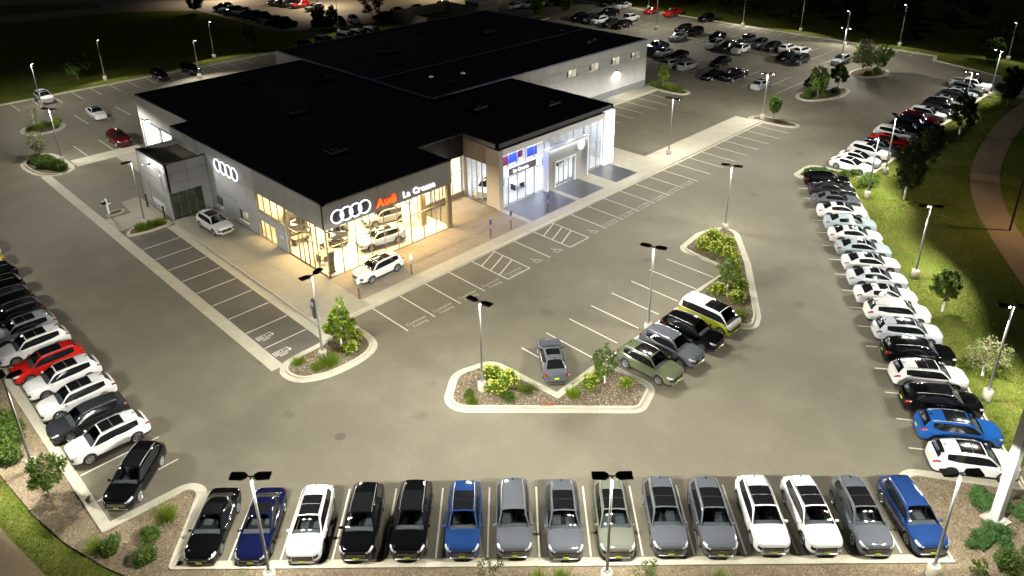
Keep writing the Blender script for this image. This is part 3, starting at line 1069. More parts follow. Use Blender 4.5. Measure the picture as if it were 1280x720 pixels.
# station rows: x, half width, shoulder z, then (y, z) of belt, window top, roof edge, and centre z
SUV = dict(L=4.70, wheels=(1.40, -1.38), wr=0.36, z0=0.25, rows=[
    (2.36, .56, .74, .48, .84, .44, .86, .36, .875, .89),
    (2.325, .70, .78, .60, .89, .55, .91, .46, .93, .95),
    (2.22, .82, .83, .70, .935, .65, .955, .54, .98, 1.0),
    (2.0, .905, .89, .775, .975, .73, .995, .60, 1.02, 1.045),
    (1.18, .935, .955, .845, 1.035, .82, 1.05, .765, 1.075, 1.14),
    (0.44, .935, .975, .855, 1.05, .67, 1.475, .575, 1.56, 1.625),
    (-0.25, .935, .985, .855, 1.06, .67, 1.53, .575, 1.61, 1.67),
    (-1.05, .935, 1.0, .85, 1.085, .655, 1.515, .56, 1.59, 1.65),
    (-1.80, .905, 1.02, .805, 1.16, .615, 1.42, .525, 1.515, 1.575),
    (-2.14, .855, 1.0, .75, 1.12, .70, 1.13, .63, 1.135, 1.155),
    (-2.29, .77, .90, .66, 1.0, .60, 1.01, .5, 1.02, 1.03),
    (-2.35, .62, .74, .54, .86, .49, .87, .4, .88, .885)],
    win=[(1.06, -.20), (-.28, -1.02), (-1.10, -1.66)], doors=[(.92, -.22), (-.26, -.95)], cladding=True, rails=True)
SEDAN = dict(L=4.72, wheels=(1.41, -1.36), wr=0.335, z0=0.20, rows=[
    (2.36, .54, .58, .46, .66, .42, .67, .34, .68, .69),
    (2.32, .68, .62, .58, .70, .53, .715, .44, .73, .745),
    (2.18, .80, .67, .68, .755, .63, .77, .53, .785, .80),
    (1.9, .87, .75, .745, .825, .70, .84, .60, .86, .88),
    (1.00, .90, .83, .795, .91, .77, .925, .72, .945, 1.0),
    (0.12, .90, .85, .81, .935, .61, 1.275, .525, 1.345, 1.40),
    (-0.32, .90, .86, .81, .945, .61, 1.32, .525, 1.385, 1.435),
    (-0.90, .90, .87, .81, .965, .59, 1.28, .51, 1.35, 1.40),
    (-1.18, .90, .88, .80, .99, .575, 1.21, .495, 1.295, 1.35),
    (-1.82, .875, .90, .755, .975, .70, .985, .63, 1.0, 1.025),
    (-2.22, .80, .85, .68, .945, .62, .96, .52, .97, .985),
    (-2.35, .64, .62, .54, .75, .49, .76, .4, .77, .78)],
    win=[(.90, -.26), (-.32, -1.0), (-1.03, -1.16)], doors=[(.90, -.28), (-.32, -.98)], cladding=False, rails=False)
VAN = dict(L=4.71, wheels=(1.62, -1.36), wr=0.365, z0=0.25, rows=[
    (2.355, .70, .72, .66, .90, .61, .92, .52, .94, .96),
    (2.33, .81, .79, .77, .97, .72, .99, .62, 1.01, 1.04),
    (2.27, .89, .86, .84, 1.03, .80, 1.05, .72, 1.07, 1.11),
    (2.20, .93, .91, .88, 1.07, .84, 1.09, .78, 1.11, 1.16),
    (2.12, .955, .95, .905, 1.10, .88, 1.12, .83, 1.14, 1.20),
    (1.30, .985, 1.0, .93, 1.13, .80, 1.68, .71, 1.79, 1.87),
    (0.30, .985, 1.0, .93, 1.13, .82, 1.75, .74, 1.86, 1.93),
    (-0.90, .985, 1.0, .93, 1.13, .82, 1.75, .74, 1.86, 1.93),
    (-2.02, .97, 1.0, .91, 1.13, .79, 1.68, .71, 1.80, 1.87),
    (-2.25, .95, 1.0, .89, 1.13, .84, 1.14, .76, 1.15, 1.18),
    (-2.32, .92, .92, .87, 1.0, .80, 1.01, .7, 1.02, 1.04),
    (-2.355, .88, .78, .84, .86, .78, .87, .68, .88, .89)],
    win=[(2.0, .62), (.54, -.75), (-.82, -1.95)], doors=[(1.15, .55), (.50, -.85)], cladding=False, rails=False, two=True)
PICKUP = dict(L=5.7, wheels=(1.80, -1.75), wr=0.40, z0=0.36, rows=[
    (2.85, .80, .86, .76, 1.00, .70, 1.02, .60, 1.03, 1.05),
    (2.78, .90, .95, .84, 1.08, .78, 1.10, .68, 1.11, 1.13),
    (2.5, .98, 1.02, .88, 1.14, .82, 1.16, .7, 1.17, 1.2),
    (1.9, 1.0, 1.05, .90, 1.17, .84, 1.19, .74, 1.2, 1.23),
    (1.40, 1.0, 1.07, .91, 1.18, .88, 1.2, .82, 1.22, 1.27),
    (0.75, 1.0, 1.08, .91, 1.19, .76, 1.70, .68, 1.80, 1.86),
    (0.20, 1.0, 1.08, .91, 1.19, .76, 1.74, .68, 1.83, 1.89),
    (-0.40, 1.0, 1.08, .91, 1.19, .76, 1.73, .68, 1.82, 1.88),
    (-0.80, 1.0, 1.08, .91, 1.19, .75, 1.68, .67, 1.78, 1.84),
    (-1.0, 1.0, 1.10, .93, 1.24, .90, 1.25, .86, 1.24, 1.24),
    (-2.78, 1.0, 1.10, .93, 1.24, .90, 1.25, .86, 1.24, 1.24),
    (-2.85, .97, .95, .92, 1.1, .88, 1.1, .8, 1.1, 1.1)],
    win=[(1.30, .20), (.12, -.78)], doors=[(1.30, .18), (.10, -.80)], cladding=False, rails=False, bed=True)
WAGON = dict(SUV)
WAGON['rows'] = [(x, w * .97, sh * .93 - .01, a, b * .90, c, d * .895, e, f * .89, g * .885) for x, w, sh, a, b, c, d, e, f, g in SUV['rows']]
WAGON.update(wr=0.345, z0=0.22, cladding=False)
BIGSUV = dict(SUV)
BIGSUV['rows'] = [(x * 1.02, w * 1.02, sh * 1.03, a * 1.02, b * 1.03, c * 1.03, d * 1.03, e * 1.04, f * 1.03, g * 1.03) for x, w, sh, a, b, c, d, e, f, g in SUV['rows']]
BIGSUV.update(L=4.8, wheels=(1.43, -1.41), wr=0.375, win=[(1.08, -.2), (-.28, -1.04), (-1.12, -1.7)], doors=[(.94, -.22), (-.26, -.97)])

class Body:
    def __init__(s, spec):
        s.sp = spec
        rows = sorted(spec['rows'])
        s.X = np.array([r[0] for r in rows])
        s.T = np.array([r[1:] for r in rows])
        s.cache = {}
    def section(s, x):
        k = round(x, 5)
        if k in s.cache:
            return s.cache[k]
        w, sh, y4, z4, y5, z5, y6, z6, zt = pchip(s.X, s.T, [x])[0]
        z0 = s.sp['z0']
        ar = s.sp['wr'] + 0.055
        for xw in s.sp['wheels']:
            q = ar * ar - (x - xw) ** 2
            if q > 0:
                z0 = max(z0, s.sp['wr'] + math.sqrt(q))
        z1 = max(s.sp['z0'] + 0.17, z0 + 0.035)
        z2 = max(z1 + 0.03, z1 + (sh - z1) * 0.45)
        z2 = min(z2, sh - 0.03)
        P = np.array([(w - 0.035, z0), (w - 0.005, z1), (w, z2), (w * 0.985, sh), (y4, z4), (y5, z5), (y6, z6), (y6 * 0.55, z6 + (zt - z6) * 0.78), (0, zt)])
        s.cache[k] = P
        return P
    def pts(s, x, vs):
        P = s.section(x)
        vs = np.asarray(vs, float)
        av = np.where(vs > 8, 16 - vs, vs)
        q = pchip(np.arange(9), P, av)
        y = np.where(vs > 8, -q[:, 0], q[:, 0])
        return np.stack([np.full(len(vs), x), y, q[:, 1]], 1)
    def patch(s, b, xa, xb, va, vb, off=0.0, nx=6, nv=4, mi=0, thick=0.0):
        xs = np.linspace(xa, xb, nx + 1)
        vs = np.linspace(va, vb, nv + 1)
        G = np.array([s.pts(x, vs) for x in xs])
        if off:
            dx = np.gradient(G, axis=0)
            dv = np.gradient(G, axis=1)
            n = np.cross(dx, dv)
            n /= np.maximum(np.linalg.norm(n, axis=2, keepdims=True), 1e-9)
            c = G - np.array([0, 0, 0.6])
            sgn = np.sign((n * c * np.array([0.2, 1, 1])).sum(axis=2).mean())
            G = G + n * off * (sgn if sgn else 1)
        W = nv + 1
        b.poly(G.reshape(-1, 3), [(i * W + j, i * W + j + 1, i * W + W + j + 1, i * W + W + j) for i in range(nx) for j in range(nv)], mi)

def wheel_meshes(r, tag_):
    b = MB()
    b.lathe([(0.0, -0.06), (r * .66, -0.09), (r * .70, -0.105), (r * .94, -0.115), (r, -0.08), (r, 0.08), (r * .94, 0.115), (r * .70, 0.105), (r * .66, 0.06), (0.0, 0.045)], 24, axis='y')
    ty = b.mesh('tyre', 'tyre', 35)
    b = MB()
    b.lathe([(r * .60, 0.07), (r * .70, 0.112), (r * .73, 0.10), (r * .66, 0.05)], 24, axis='y')
    for k in range(5):
        for d in (-0.16, 0.16):
            t = 2 * math.pi * k / 5 + d
            t2 = 2 * math.pi * k / 5 + d * 1.5
            c0 = Vector((math.cos(t) * r * .12, 0, math.sin(t) * r * .12))
            c1 = Vector((math.cos(t2) * r * .67, 0, math.sin(t2) * r * .67))
            n = Vector((-math.sin(t), 0, math.cos(t))) * r * 0.055
            b.poly([c0 + n + Vector((0, .085, 0)), c0 - n + Vector((0, .085, 0)), c1 - n + Vector((0, .1, 0)), c1 + n + Vector((0, .1, 0)), c0 + n + Vector((0, .05, 0)), c0 - n + Vector((0, .05, 0)), c1 - n + Vector((0, .06, 0)), c1 + n + Vector((0, .06, 0))],
                   [(0, 1, 2, 3), (0, 4, 5, 1), (3, 2, 6, 7), (0, 3, 7, 4), (1, 5, 6, 2)])
    b.lathe([(0, .1), (r * .16, .09), (r * .17, .05)], 10, axis='y')
    rm = b.mesh('rim', 'rim_metal')
    return ty, rm

def make_model(name, sp, sunroof=2, badge='ring', level=0):
    """returns list of (part name, mesh, location, rotation z, painted?, [sub-parts])"""
    B = Body(sp)
    xn, xt = B.X[-1], B.X[0]
    srt = sorted(sp['rows'], reverse=True)
    cowl, hdr, dpil, hatch = srt[4][0], srt[5][0], srt[8][0], srt[9][0]
    two = sp.get('two')
    holes = []                                    # x0, x1, v0, v1 (mirrored)
    holes.append((hdr, cowl, 6.0, 8.0))
    if not sp.get('bed'):
        holes.append((hatch, dpil, 6.0, 8.0))
    else:
        holes.append((hatch, dpil, 6.0, 8.0))
    wx0, wx1 = sp['win'][-1][1], sp['win'][0][0]
    holes.append((wx0, wx1, 4.08, 4.94))
    if level == 0:
        for a, c in sp['doors']:
            holes.append((c, a, 1.0, 4.0))
        if not two and not sp.get('bed'):
            holes.append((cowl + .03, xn - .14, 4.2, 8.0))
    if sp['cladding']:
        holes.append((xt, xn, 0.0, 1.0))
    bx = set(round(float(v), 5) for v in B.X)
    for h in holes:
        bx |= {round(h[0], 5), round(h[1], 5)}
    dense = np.linspace(xt, xn, 64 if level == 0 else 30)
    for xw in sp['wheels']:
        ar = sp['wr'] + 0.055
        bx |= {round(xw + ar * math.cos(t), 5) for t in np.linspace(0, math.pi, 13 if level == 0 else 9)}
    xs = sorted(bx)
    full = list(xs)
    for d in dense:
        if min(abs(d - q) for q in xs) > 0.035:
            full.append(float(d))
    xs = sorted(full)
    sub = 3 if level == 0 else 2
    vs = set()
    for k in range(8):
        for q in range(sub):
            vs.add(round(k + q / sub, 4))
    for h in holes:
        vs |= {round(h[2], 4), round(h[3], 4)}
    vs |= {8.0}
    vs = sorted(vs)
    allv = vs + [16 - v for v in reversed(vs[:-1])]
    G = np.array([B.pts(x, allv) for x in xs])
    W = len(allv)
    body, trim, upper = MB(), MB(), MB()
    flat = G.reshape(-1, 3)
    bf, tf, uf = [], [], []
    for i in range(len(xs) - 1):
        xc = (xs[i] + xs[i + 1]) / 2
        for j in range(W - 1):
            vc = (allv[j] + allv[j + 1]) / 2
            vc = 16 - vc if vc > 8 else vc
            f = (i * W + j, i * W + j + 1, i * W + W + j + 1, i * W + W + j)
            hole = None
            for h in holes:
                if h[0] < xc < h[1] and h[2] < vc < h[3]:
                    hole = h
                    break
            if hole is None:
                if two and vc > 4.0:
                    uf.append(f)
                else:
                    bf.append(f)
            elif sp['cladding'] and hole == (xt, xn, 0.0, 1.0):
                tf.append(f)
    bf.append(tuple(range(W - 1, -1, -1)))
    bf.append(tuple(range((len(xs) - 1) * W, len(xs) * W)))
    def used(faces):
        b = MB()
        ids = sorted({i for f in faces for i in f})
        mp = {i: k for k, i in enumerate(ids)}
        b.poly(flat[ids], [tuple(mp[i] for i in f) for f in faces])
        return b
    parts = []
    def add(nm, b, mat, painted=False, smooth=35, loc=(0, 0, 0), subs=None):
        parts.append((nm, b if isinstance(b, bpy.types.Mesh) else b.mesh(nm, mat, smooth), loc, 0.0, painted, subs or []))
    add('body', used(bf), 'car_paint', True)
    if uf:
        add('upper_body', used(uf), 'car_paint', 'second')
    if tf:
        add('lower_trim', used(tf), 'car_plastic')
    n = 8 if level == 0 else 4
    b = MB()
    B.patch(b, hdr, cowl, 6.0, 10.0, -0.006, n, n)
    add('windshield', b, 'car_glass' if level == 0 else 'tinted_glass')
    b = MB()
    B.patch(b, hatch, dpil, 6.0, 10.0, -0.004, n // 2, n)
    add('rear_window', b, 'tinted_glass')
    for sgn in (0, 1):
        vv = (4.08, 4.94) if not sgn else (16 - 4.94, 16 - 4.08)
        if level == 0:
            for a, c in sp['win']:
                b = MB()
                B.patch(b, c, a, vv[0], vv[1], -0.004, 5, 3)
                add('side_window', b, 'tinted_glass')
            for (a, c), (a2, c2) in zip(sp['win'][:-1], sp['win'][1:]):
                b = MB()
                B.patch(b, a2, c, vv[0], vv[1], -0.002, 1, 3)
                add('pillar_trim', b, 'car_gloss_black')
        else:
            b = MB()
            B.patch(b, wx0, wx1, vv[0], vv[1], -0.004, 6, 2)
            add('side_window', b, 'tinted_glass')
    if level == 0:
        for sgn in (0, 1):
            for a, c in sp['doors']:
                b = MB()
                vv = (1.0 + .02, 3.985) if not sgn else (16 - 3.985, 16 - 1.02)
                B.patch(b, c + .006, a - .006, vv[0], vv[1], 0.0, 6, 8)
                q = B.pts((c + .14), [3.0 if not sgn else 13.0])[0]
                hb = MB()
                hb.cbox(q[0] - .09, q[0] + .09, q[1] - .018, q[1] + .018, q[2] - .045, q[2] - .015, .006)
                add('door', b, 'car_paint', True, subs=[('handle', hb.mesh('handle', 'car_paint'), (0, 0, 0), 0, True)])
        if not two and not sp.get('bed'):
            b = MB()
            B.patch(b, cowl + .036, xn - .146, 4.22, 11.78, 0.0, 12, 14)
            add('hood', b, 'car_paint', True)
    # roof glass
    if sunroof:
        x1, x0 = hdr - .08, hdr - (1.42 if sunroof == 2 else .8)
        cuts = [(x1, (x0 + x1) / 2 + .007), ((x0 + x1) / 2 - .007, x0)] if (sunroof == 2 and level == 0) else [(x1, x0)]
        for a, c in cuts:
            b = MB()
            B.patch(b, c, a, 6.25, 9.75, 0.008, 5, 8)
            add('roof_glass', b, 'car_gloss_black')
    if sp['rails'] and level == 0:
        for sg in (1, -1):
            pp = [B.pts(x, [5.9 if sg > 0 else 10.1])[0] + np.array([0, 0, .035]) for x in np.linspace(hdr - .1, dpil + .1, 8)]
            pp[0][2] -= .03
            pp[-1][2] -= .03
            b = MB()
            b.tube(pp, 0.02, 6)
            add('roof_rail', b, 'rail_metal' if sunroof != 1 else 'car_plastic')
    if level == 0:
        q = B.pts(dpil + .12, [8.0])[0]
        b = MB()
        b.cbox(q[0] - .08, q[0] + .08, -.02, .02, q[2] - .005, q[2] + .05, .01)
        add('roof_antenna', b, 'car_gloss_black')
        for sg in (1, -1):
            q = B.pts(cowl - .22, [4.0 if sg > 0 else 12.0])[0]
            b = MB()
            b.ball((q[0], q[1] + sg * .13, q[2] + .06), .085, .12, .08)
            b.tube([(q[0], q[1] - sg * .03, q[2]), (q[0], q[1] + sg * .08, q[2] + .03)], .03, 5)
            add('mirror', b, 'car_paint', True)
    for sg in (0, 1):
        f = (lambda a, c: (a, c)) if not sg else (lambda a, c: (16 - c, 16 - a))
        b = MB()
        B.patch(b, xn - .36, xn - .006, *f(2.92, 3.7), 0.008, 6, 3)
        add('headlight', b, 'headlight_glass')
        b = MB()
        B.patch(b, xt + .015, xt + .34, *f(2.95, 3.7), 0.008, 5, 3)
        add('taillight', b, 'taillight_glass')
    z0 = sp['z0']
    sh = srt[0][2]
    if level == 0:
        # front face: grille, intake, badge, plate
        gw = srt[0][1]
        b = MB()
        b.cbox(xn - .10, xn + .015, -gw * .98, gw * .98, z0 + .20, sh + .03, .03)
        B.patch(b, xn - .13, xn - .004, 2.05, 2.85, 0.006, 4, 3)
        B.patch(b, xn - .13, xn - .004, 16 - 2.85, 16 - 2.05, 0.006, 4, 3)
        em = MB()
        if badge == 'rings':
            for k in range(4):
                cy_ = (k - 1.5) * .085
                pts = [(xn + .03, cy_ + .06 * math.cos(t), sh - .06 + .06 * math.sin(t)) for t in np.linspace(0, 2 * math.pi, 13)]
                em.tube(pts, .009, 4, cap=False)
        else:
            pts = [(xn + .03, .075 * math.cos(t), sh - .06 + .075 * math.sin(t)) for t in np.linspace(0, 2 * math.pi, 15)]
            em.tube(pts, .009, 4, cap=False)
            for s2 in (-1, 1):
                em.tube([(xn + .03, s2 * .035, sh), (xn + .03, 0, sh - .055)], .008, 4)
                em.tube([(xn + .03, s2 * .065, sh - .04), (xn + .03, s2 * .035, sh - .12), (xn + .03, 0, sh - .06)], .008, 4)
        bars = MB()
        for q in range(3):
            zz = z0 + .28 + q * (sh - z0 - .28) / 3
            bars.box(xn + .014, xn + .022, -gw * .88, gw * .88, zz, zz + .016)
        add('grille', b, 'car_gloss_black', subs=[('emblem', em.mesh('emblem', 'chrome'), (0, 0, 0), 0, False), ('grille_bar', bars.mesh('grille_bar', 'chrome'), (0, 0, 0), 0, False)])
        b = MB()
        b.cbox(xn - .16, xn + .025, -gw * 1.12, gw * 1.12, z0 + .02, z0 + .13, .04)
        add('front_bumper', b, 'brushed' if sp['cladding'] else 'car_plastic')
        b = MB()
        b.box(xn + .03, xn + .045, -.155, .155, z0 + .145, z0 + .235)
        add('plate', b, 'plate_lime')
        b = MB()
        b.box(xt - .02, xt - .008, -.155, .155, sh - .06, sh + .06)
        add('plate', b, 'plate_lime')
        b = MB()
        b.cbox(xt - .03, xt + .12, -.66, .66, z0 + .02, z0 + .17, .04)
        add('rear_bumper', b, 'car_plastic')
        b = MB()
        belt = srt[5][4]
        b.box(cowl - .35, cowl - .02, -.74, .74, belt - .3, belt - .02)
        for sx_ in (hdr - .35, hdr - 1.2):
            for sy in (-.37, .37):
                b.cbox(sx_ - .25, sx_ + .25, sy - .25, sy + .25, .45, .62, .05)
                b.cbox(sx_ - .34, sx_ - .18, sy - .25, sy + .25, .6, srt[5][4] + .22, .05)
        b.box(dpil, cowl, -.8, .8, .3, .34)
        add('interior', b, 'seat_grey', smooth=None)
    b = MB()
    b.box(xt + .15, xn - .15, -.74, .74, z0 - .06, z0 + .30)
    for xw in sp['wheels']:
        b.box(xw - sp['wr'] - .06, xw + sp['wr'] + .06, -.66, .66, z0 + .2, sp['wr'] * 2 + .08)
    add('underbody', b, 'cabin_dark', smooth=None)
    if sp.get('bed'):
        b = MB()
        b.box(-2.68, -1.1, -.74, .74, 1.235, 1.262)
        add('bed_cover', b, 'car_plastic', smooth=None)
    ty, rm = wheel_meshes(sp['wr'], name)
    for xw in sp['wheels']:
        for sg in (1, -1):
            yy = sg * (B.section(xw)[2][0] - .125)
            parts.append(('wheel', ty, (xw, yy, sp['wr']), 0.0 if sg > 0 else math.pi, False, [('rim', rm, (0, 0, 0), 0.0, False)] if level < 2 else []))
    return parts

def join_model(parts):
    """one mesh with the same look, for cars too far away to show their parts"""
    mats, vs, fs, mi = [], [], [], []
    def put(me, loc, rz):
        nb = len(vs)
        c, s_ = math.cos(rz), math.sin(rz)
        for v in me.vertices:
            x, y, z = v.co
            vs.append((x * c - y * s_ + loc[0], x * s_ + y * c + loc[1], z + loc[2]))
        m = me.materials[0]
        if m not in mats:
            mats.append(m)
        k = mats.index(m)
        for p in me.polygons:
            fs.append(tuple(i + nb for i in p.vertices))
            mi.append(k)
    for nm, me, loc, rz, pt, subs in parts:
        put(me, loc, rz)
    me = bpy.data.meshes.new('car')
    me.from_pydata(vs, [], fs)
    for m in mats:
        me.materials.append(m)
    me.polygons.foreach_set('material_index', mi)
    me.polygons.foreach_set('use_smooth', [True] * len(fs))
    me.set_sharp_from_angle(angle=R(35))
    return me

MODELS = {}
def model(key):
    if key in MODELS:
        return MODELS[key]
    kind, sun, badge, level = key
    sp = {'suv': SUV, 'sedan': SEDAN, 'van': VAN, 'pickup': PICKUP, 'wagon': WAGON, 'bigsuv': BIGSUV}[kind]
    p = make_model(kind, sp, sun, badge, min(level, 1))
    MODELS[key] = join_model(p) if level == 2 else p
    return MODELS[key]

COLS = dict(white=(.52, .52, .515), black=(.0025, .0025, .003), gray=(.070, .076, .088), darkgray=(.017, .019, .022), silver=(.21, .22, .235), blue=(.010, .030, .105),
            brightblue=(.010, .060, .225), navy=(.003, .005, .024), red=(.34, .010, .006), maroon=(.060, .003, .006), greengray=(.105, .112, .088), olive=(.085, .096, .056),
            lime=(.23, .245, .02), yellow=(.36, .30, .04), lightgray=(.36, .39, .415), paleblue=(.27, .32, .345))
CNAME = dict(white='white', black='black', gray='grey', darkgray='dark grey', silver='silver', blue='blue', brightblue='bright blue', navy='navy blue', red='red', maroon='maroon', greengray='green grey',
             olive='olive green', lime='lime and white', yellow='yellow', lightgray='light grey', paleblue='pale blue')
KNAME = dict(suv='SUV', bigsuv='large SUV', sedan='sedan', wagon='estate car', van='van', pickup='pickup truck')
def car(kind, colour, x, y, deg, label, group, level=0, sun=2, badge='ring', z=0.0, second=None):
    mdl = model((kind, sun, badge, level))
    c = (*COLS[colour], 1)
    c2 = (*COLS[second], 1) if second else c
    cat = {'pickup': 'pickup truck', 'van': 'van'}.get(kind, 'car')
    nm = {'pickup': 'pickup_truck', 'van': 'parked_van'}.get(kind, 'parked_car')
    if level == 2:
        o = link(nm, mdl, None, (x, y, z), R(deg))
        o.color = c
        return tag(o, label, cat, group)
    t = empty(nm, (x, y, z), R(deg))
    tag(t, label, cat, group)
    for pn, me, loc, rz, painted, subs in mdl:
        o = link(pn, me, t, loc, rz)
        if painted:
            o.color = c2 if painted == 'second' else c
        for sn, sm, sl, sr, spn in subs:
            q = link(sn, sm, o, sl, sr)
            if spn:
                q.color = c
    return t
# ------------------------------------------------------------------ the cars in the photograph
g = 'cars parked along the front kerb'
front = [('sedan', 'black', 1, 'rings'), ('sedan', 'navy', 1, 'rings'), ('suv', 'white', 2, 'rings'), ('suv', 'black', 2, 'rings'), ('bigsuv', 'black', 2, 'ring'), ('suv', 'blue', 2, 'ring'), ('bigsuv', 'gray', 0, 'ring'), ('bigsuv', 'gray', 2, 'ring'), ('bigsuv', 'greengray', 2, 'ring'), ('bigsuv', 'gray', 2, 'ring'), ('bigsuv', 'gray', 2, 'ring'), ('bigsuv', 'white', 2, 'ring'), ('bigsuv', 'white', 2, 'ring'), ('bigsuv', 'gray', 2, 'ring'), ('bigsuv', 'blue', 0, 'ring')]
for i, (k, c, s_, bd) in enumerate(front):
    half = (2.41 if k == 'bigsuv' else 2.36)
    a = B0 + u * 2.718 * (i - 1.5) - pdir * (half - 0.36 + RNG.uniform(-.12, .12)) + u * RNG.uniform(-.12, .12)
    extra = {4: ' with silver roof rails', 6: ' with a plain roof', 14: ' with a plain roof'}.get(i, '')
    car(k, c, a.x, a.y, 225 + RNG.uniform(-1.2, 1.2), '%s %s%s, %s from the left in the front kerb row' % (CNAME[c], KNAME[k], extra, ORD[i]), g, 0, s_, bd)
g = 'cars parked along the west kerb'
west = [('suv', 'white', 2), ('wagon', 'darkgray', 0), ('suv', 'white', 2), ('suv', 'white', 2), ('suv', 'red', 2), ('bigsuv', 'white', 2), ('suv', 'silver', 2), ('suv', 'darkgray', 2), ('suv', 'darkgray', 2), ('suv', 'black', 2), ('suv', 'black', 2), ('suv', 'yellow', 2), ('suv', 'white', 2)]
for i, (k, c, s_) in enumerate(west):
    car(k, c, -23.45 + 2.4 + RNG.uniform(-.15, .2), -1.43 + 2.86 * i + RNG.uniform(-.12, .12), 180 + RNG.uniform(-1.5, 1.5), '%s %s, %s from the black corner car in the west kerb row' % (CNAME[c], KNAME[k], ORD[i]), g, 0 if i < 11 else 1, s_, 'rings')
car('suv', 'black', -21.0, -5.9, 223, 'black SUV parked askew at the corner of the west kerb row', g, 0, 2, 'rings')
g = 'cars parked along the south east kerb'
right = [('bigsuv', 'white', 2), ('bigsuv', 'brightblue', 2), ('bigsuv', 'black', 2), ('bigsuv', 'white', 2), ('bigsuv', 'black', 2), ('suv', 'lightgray', 2), ('suv', 'white', 0), ('sedan', 'white', 1), ('sedan', 'lightgray', 1), ('sedan', 'white', 1), ('sedan', 'paleblue', 1), ('sedan', 'white', 1), ('sedan', 'paleblue', 0), ('sedan', 'white', 1), ('sedan', 'gray', 1), ('sedan', 'darkgray', 0), ('wagon', 'black', 0)]
aR = math.degrees(math.atan2(nr.y, nr.x))
for i, (k, c, s_) in enumerate(right):
    a = Vector((13.5, -37.4)) + ur * 2.719 * (i - 0.5) + nr * (5.45 - (2.41 if k == 'bigsuv' else 2.36)) + nr * RNG.uniform(-.12, .1)
    car(k, c, a.x, a.y, aR + RNG.uniform(-1.5, 1.5), '%s %s, %s from the near end of the south east kerb row' % (CNAME[c], KNAME[k], ORD[i]), g, 0 if i < 12 else 1, s_)
g = 'cars parked along the far kerb row'
far = [('sedan', 'white'), ('sedan', 'white'), ('suv', 'white'), ('wagon', 'gray'), ('sedan', 'red'), ('bigsuv', 'white'), ('suv', 'black'), ('suv', 'navy'), ('suv', 'maroon'), ('suv', 'white'), ('sedan', 'darkgray'), ('suv', 'black'), ('sedan', 'silver'), ('suv', 'darkgray'), ('sedan', 'lightgray'), ('suv', 'gray'), ('pickup', 'white')]
for i, (k, c) in enumerate(far):
    car(k, c, 56.0 + 2.8 * i + RNG.uniform(-.15, .15), -15.75 + RNG.uniform(-.25, .25), 270 + RNG.uniform(-2, 2), '%s %s, %s from the near end of the far south kerb row' % (CNAME[c], KNAME[k], ORD[i]), g, 1, 1)
g = 'cars on the middle bay'
car('sedan', 'gray', 4.5, -15.9, 50, 'grey sedan seen from behind, angled between the lines by the central island', g, 0, 1)
car('bigsuv', 'olive', 8.8, -21.3, 270, 'olive green SUV at the end of the middle bay beside the island tree', g, 0, 2)
car('bigsuv', 'gray', 11.6, -21.25, 270, 'blue grey SUV between the olive and the black SUV', g, 0, 0)
car('bigsuv', 'black', 14.3, -21.25, 271, 'black SUV with plain roof between the grey SUV and the two tone van', g, 0, 0)
car('van', 'lime', 17.0, -21.1, 269, 'lime green van with white upper half and dark roof glass', g, 0, 2, second='white')
car('suv', 'white', 3.6, 3.75, 182, 'white SUV parked on the plaza before the lit showroom corner', 'cars on the plaza', 0, 2, 'rings', z=0.13)
car('suv', 'white', -2.2, 22.9, 272, 'white SUV on the walk beside the grey wall with the ring sign', 'cars on the plaza', 0, 2, 'rings', z=0.13)
g = 'cars in the north west bays'
for k, c, x, y, d, lab in [('suv', 'white', 0.2, 84.4, 270, 'white SUV at the north kerb beside a bright lamp'), ('sedan', 'white', 2.9, 70.3, 268, 'white sedan alone in the second western bay'), ('suv', 'maroon', 0.9, 56.3, 270, 'dark red SUV beside the lit garage door'), ('suv', 'black', 17.6, 84.0, 270, 'black SUV at the north kerb, nearer to the lone white SUV'), ('suv', 'black', 23.0, 84.2, 270, 'black SUV at the north kerb, nearer to the building')]:
    car(k, c, x, y, d, lab, g, 1, 1)
g = 'cars in the eastern lot'
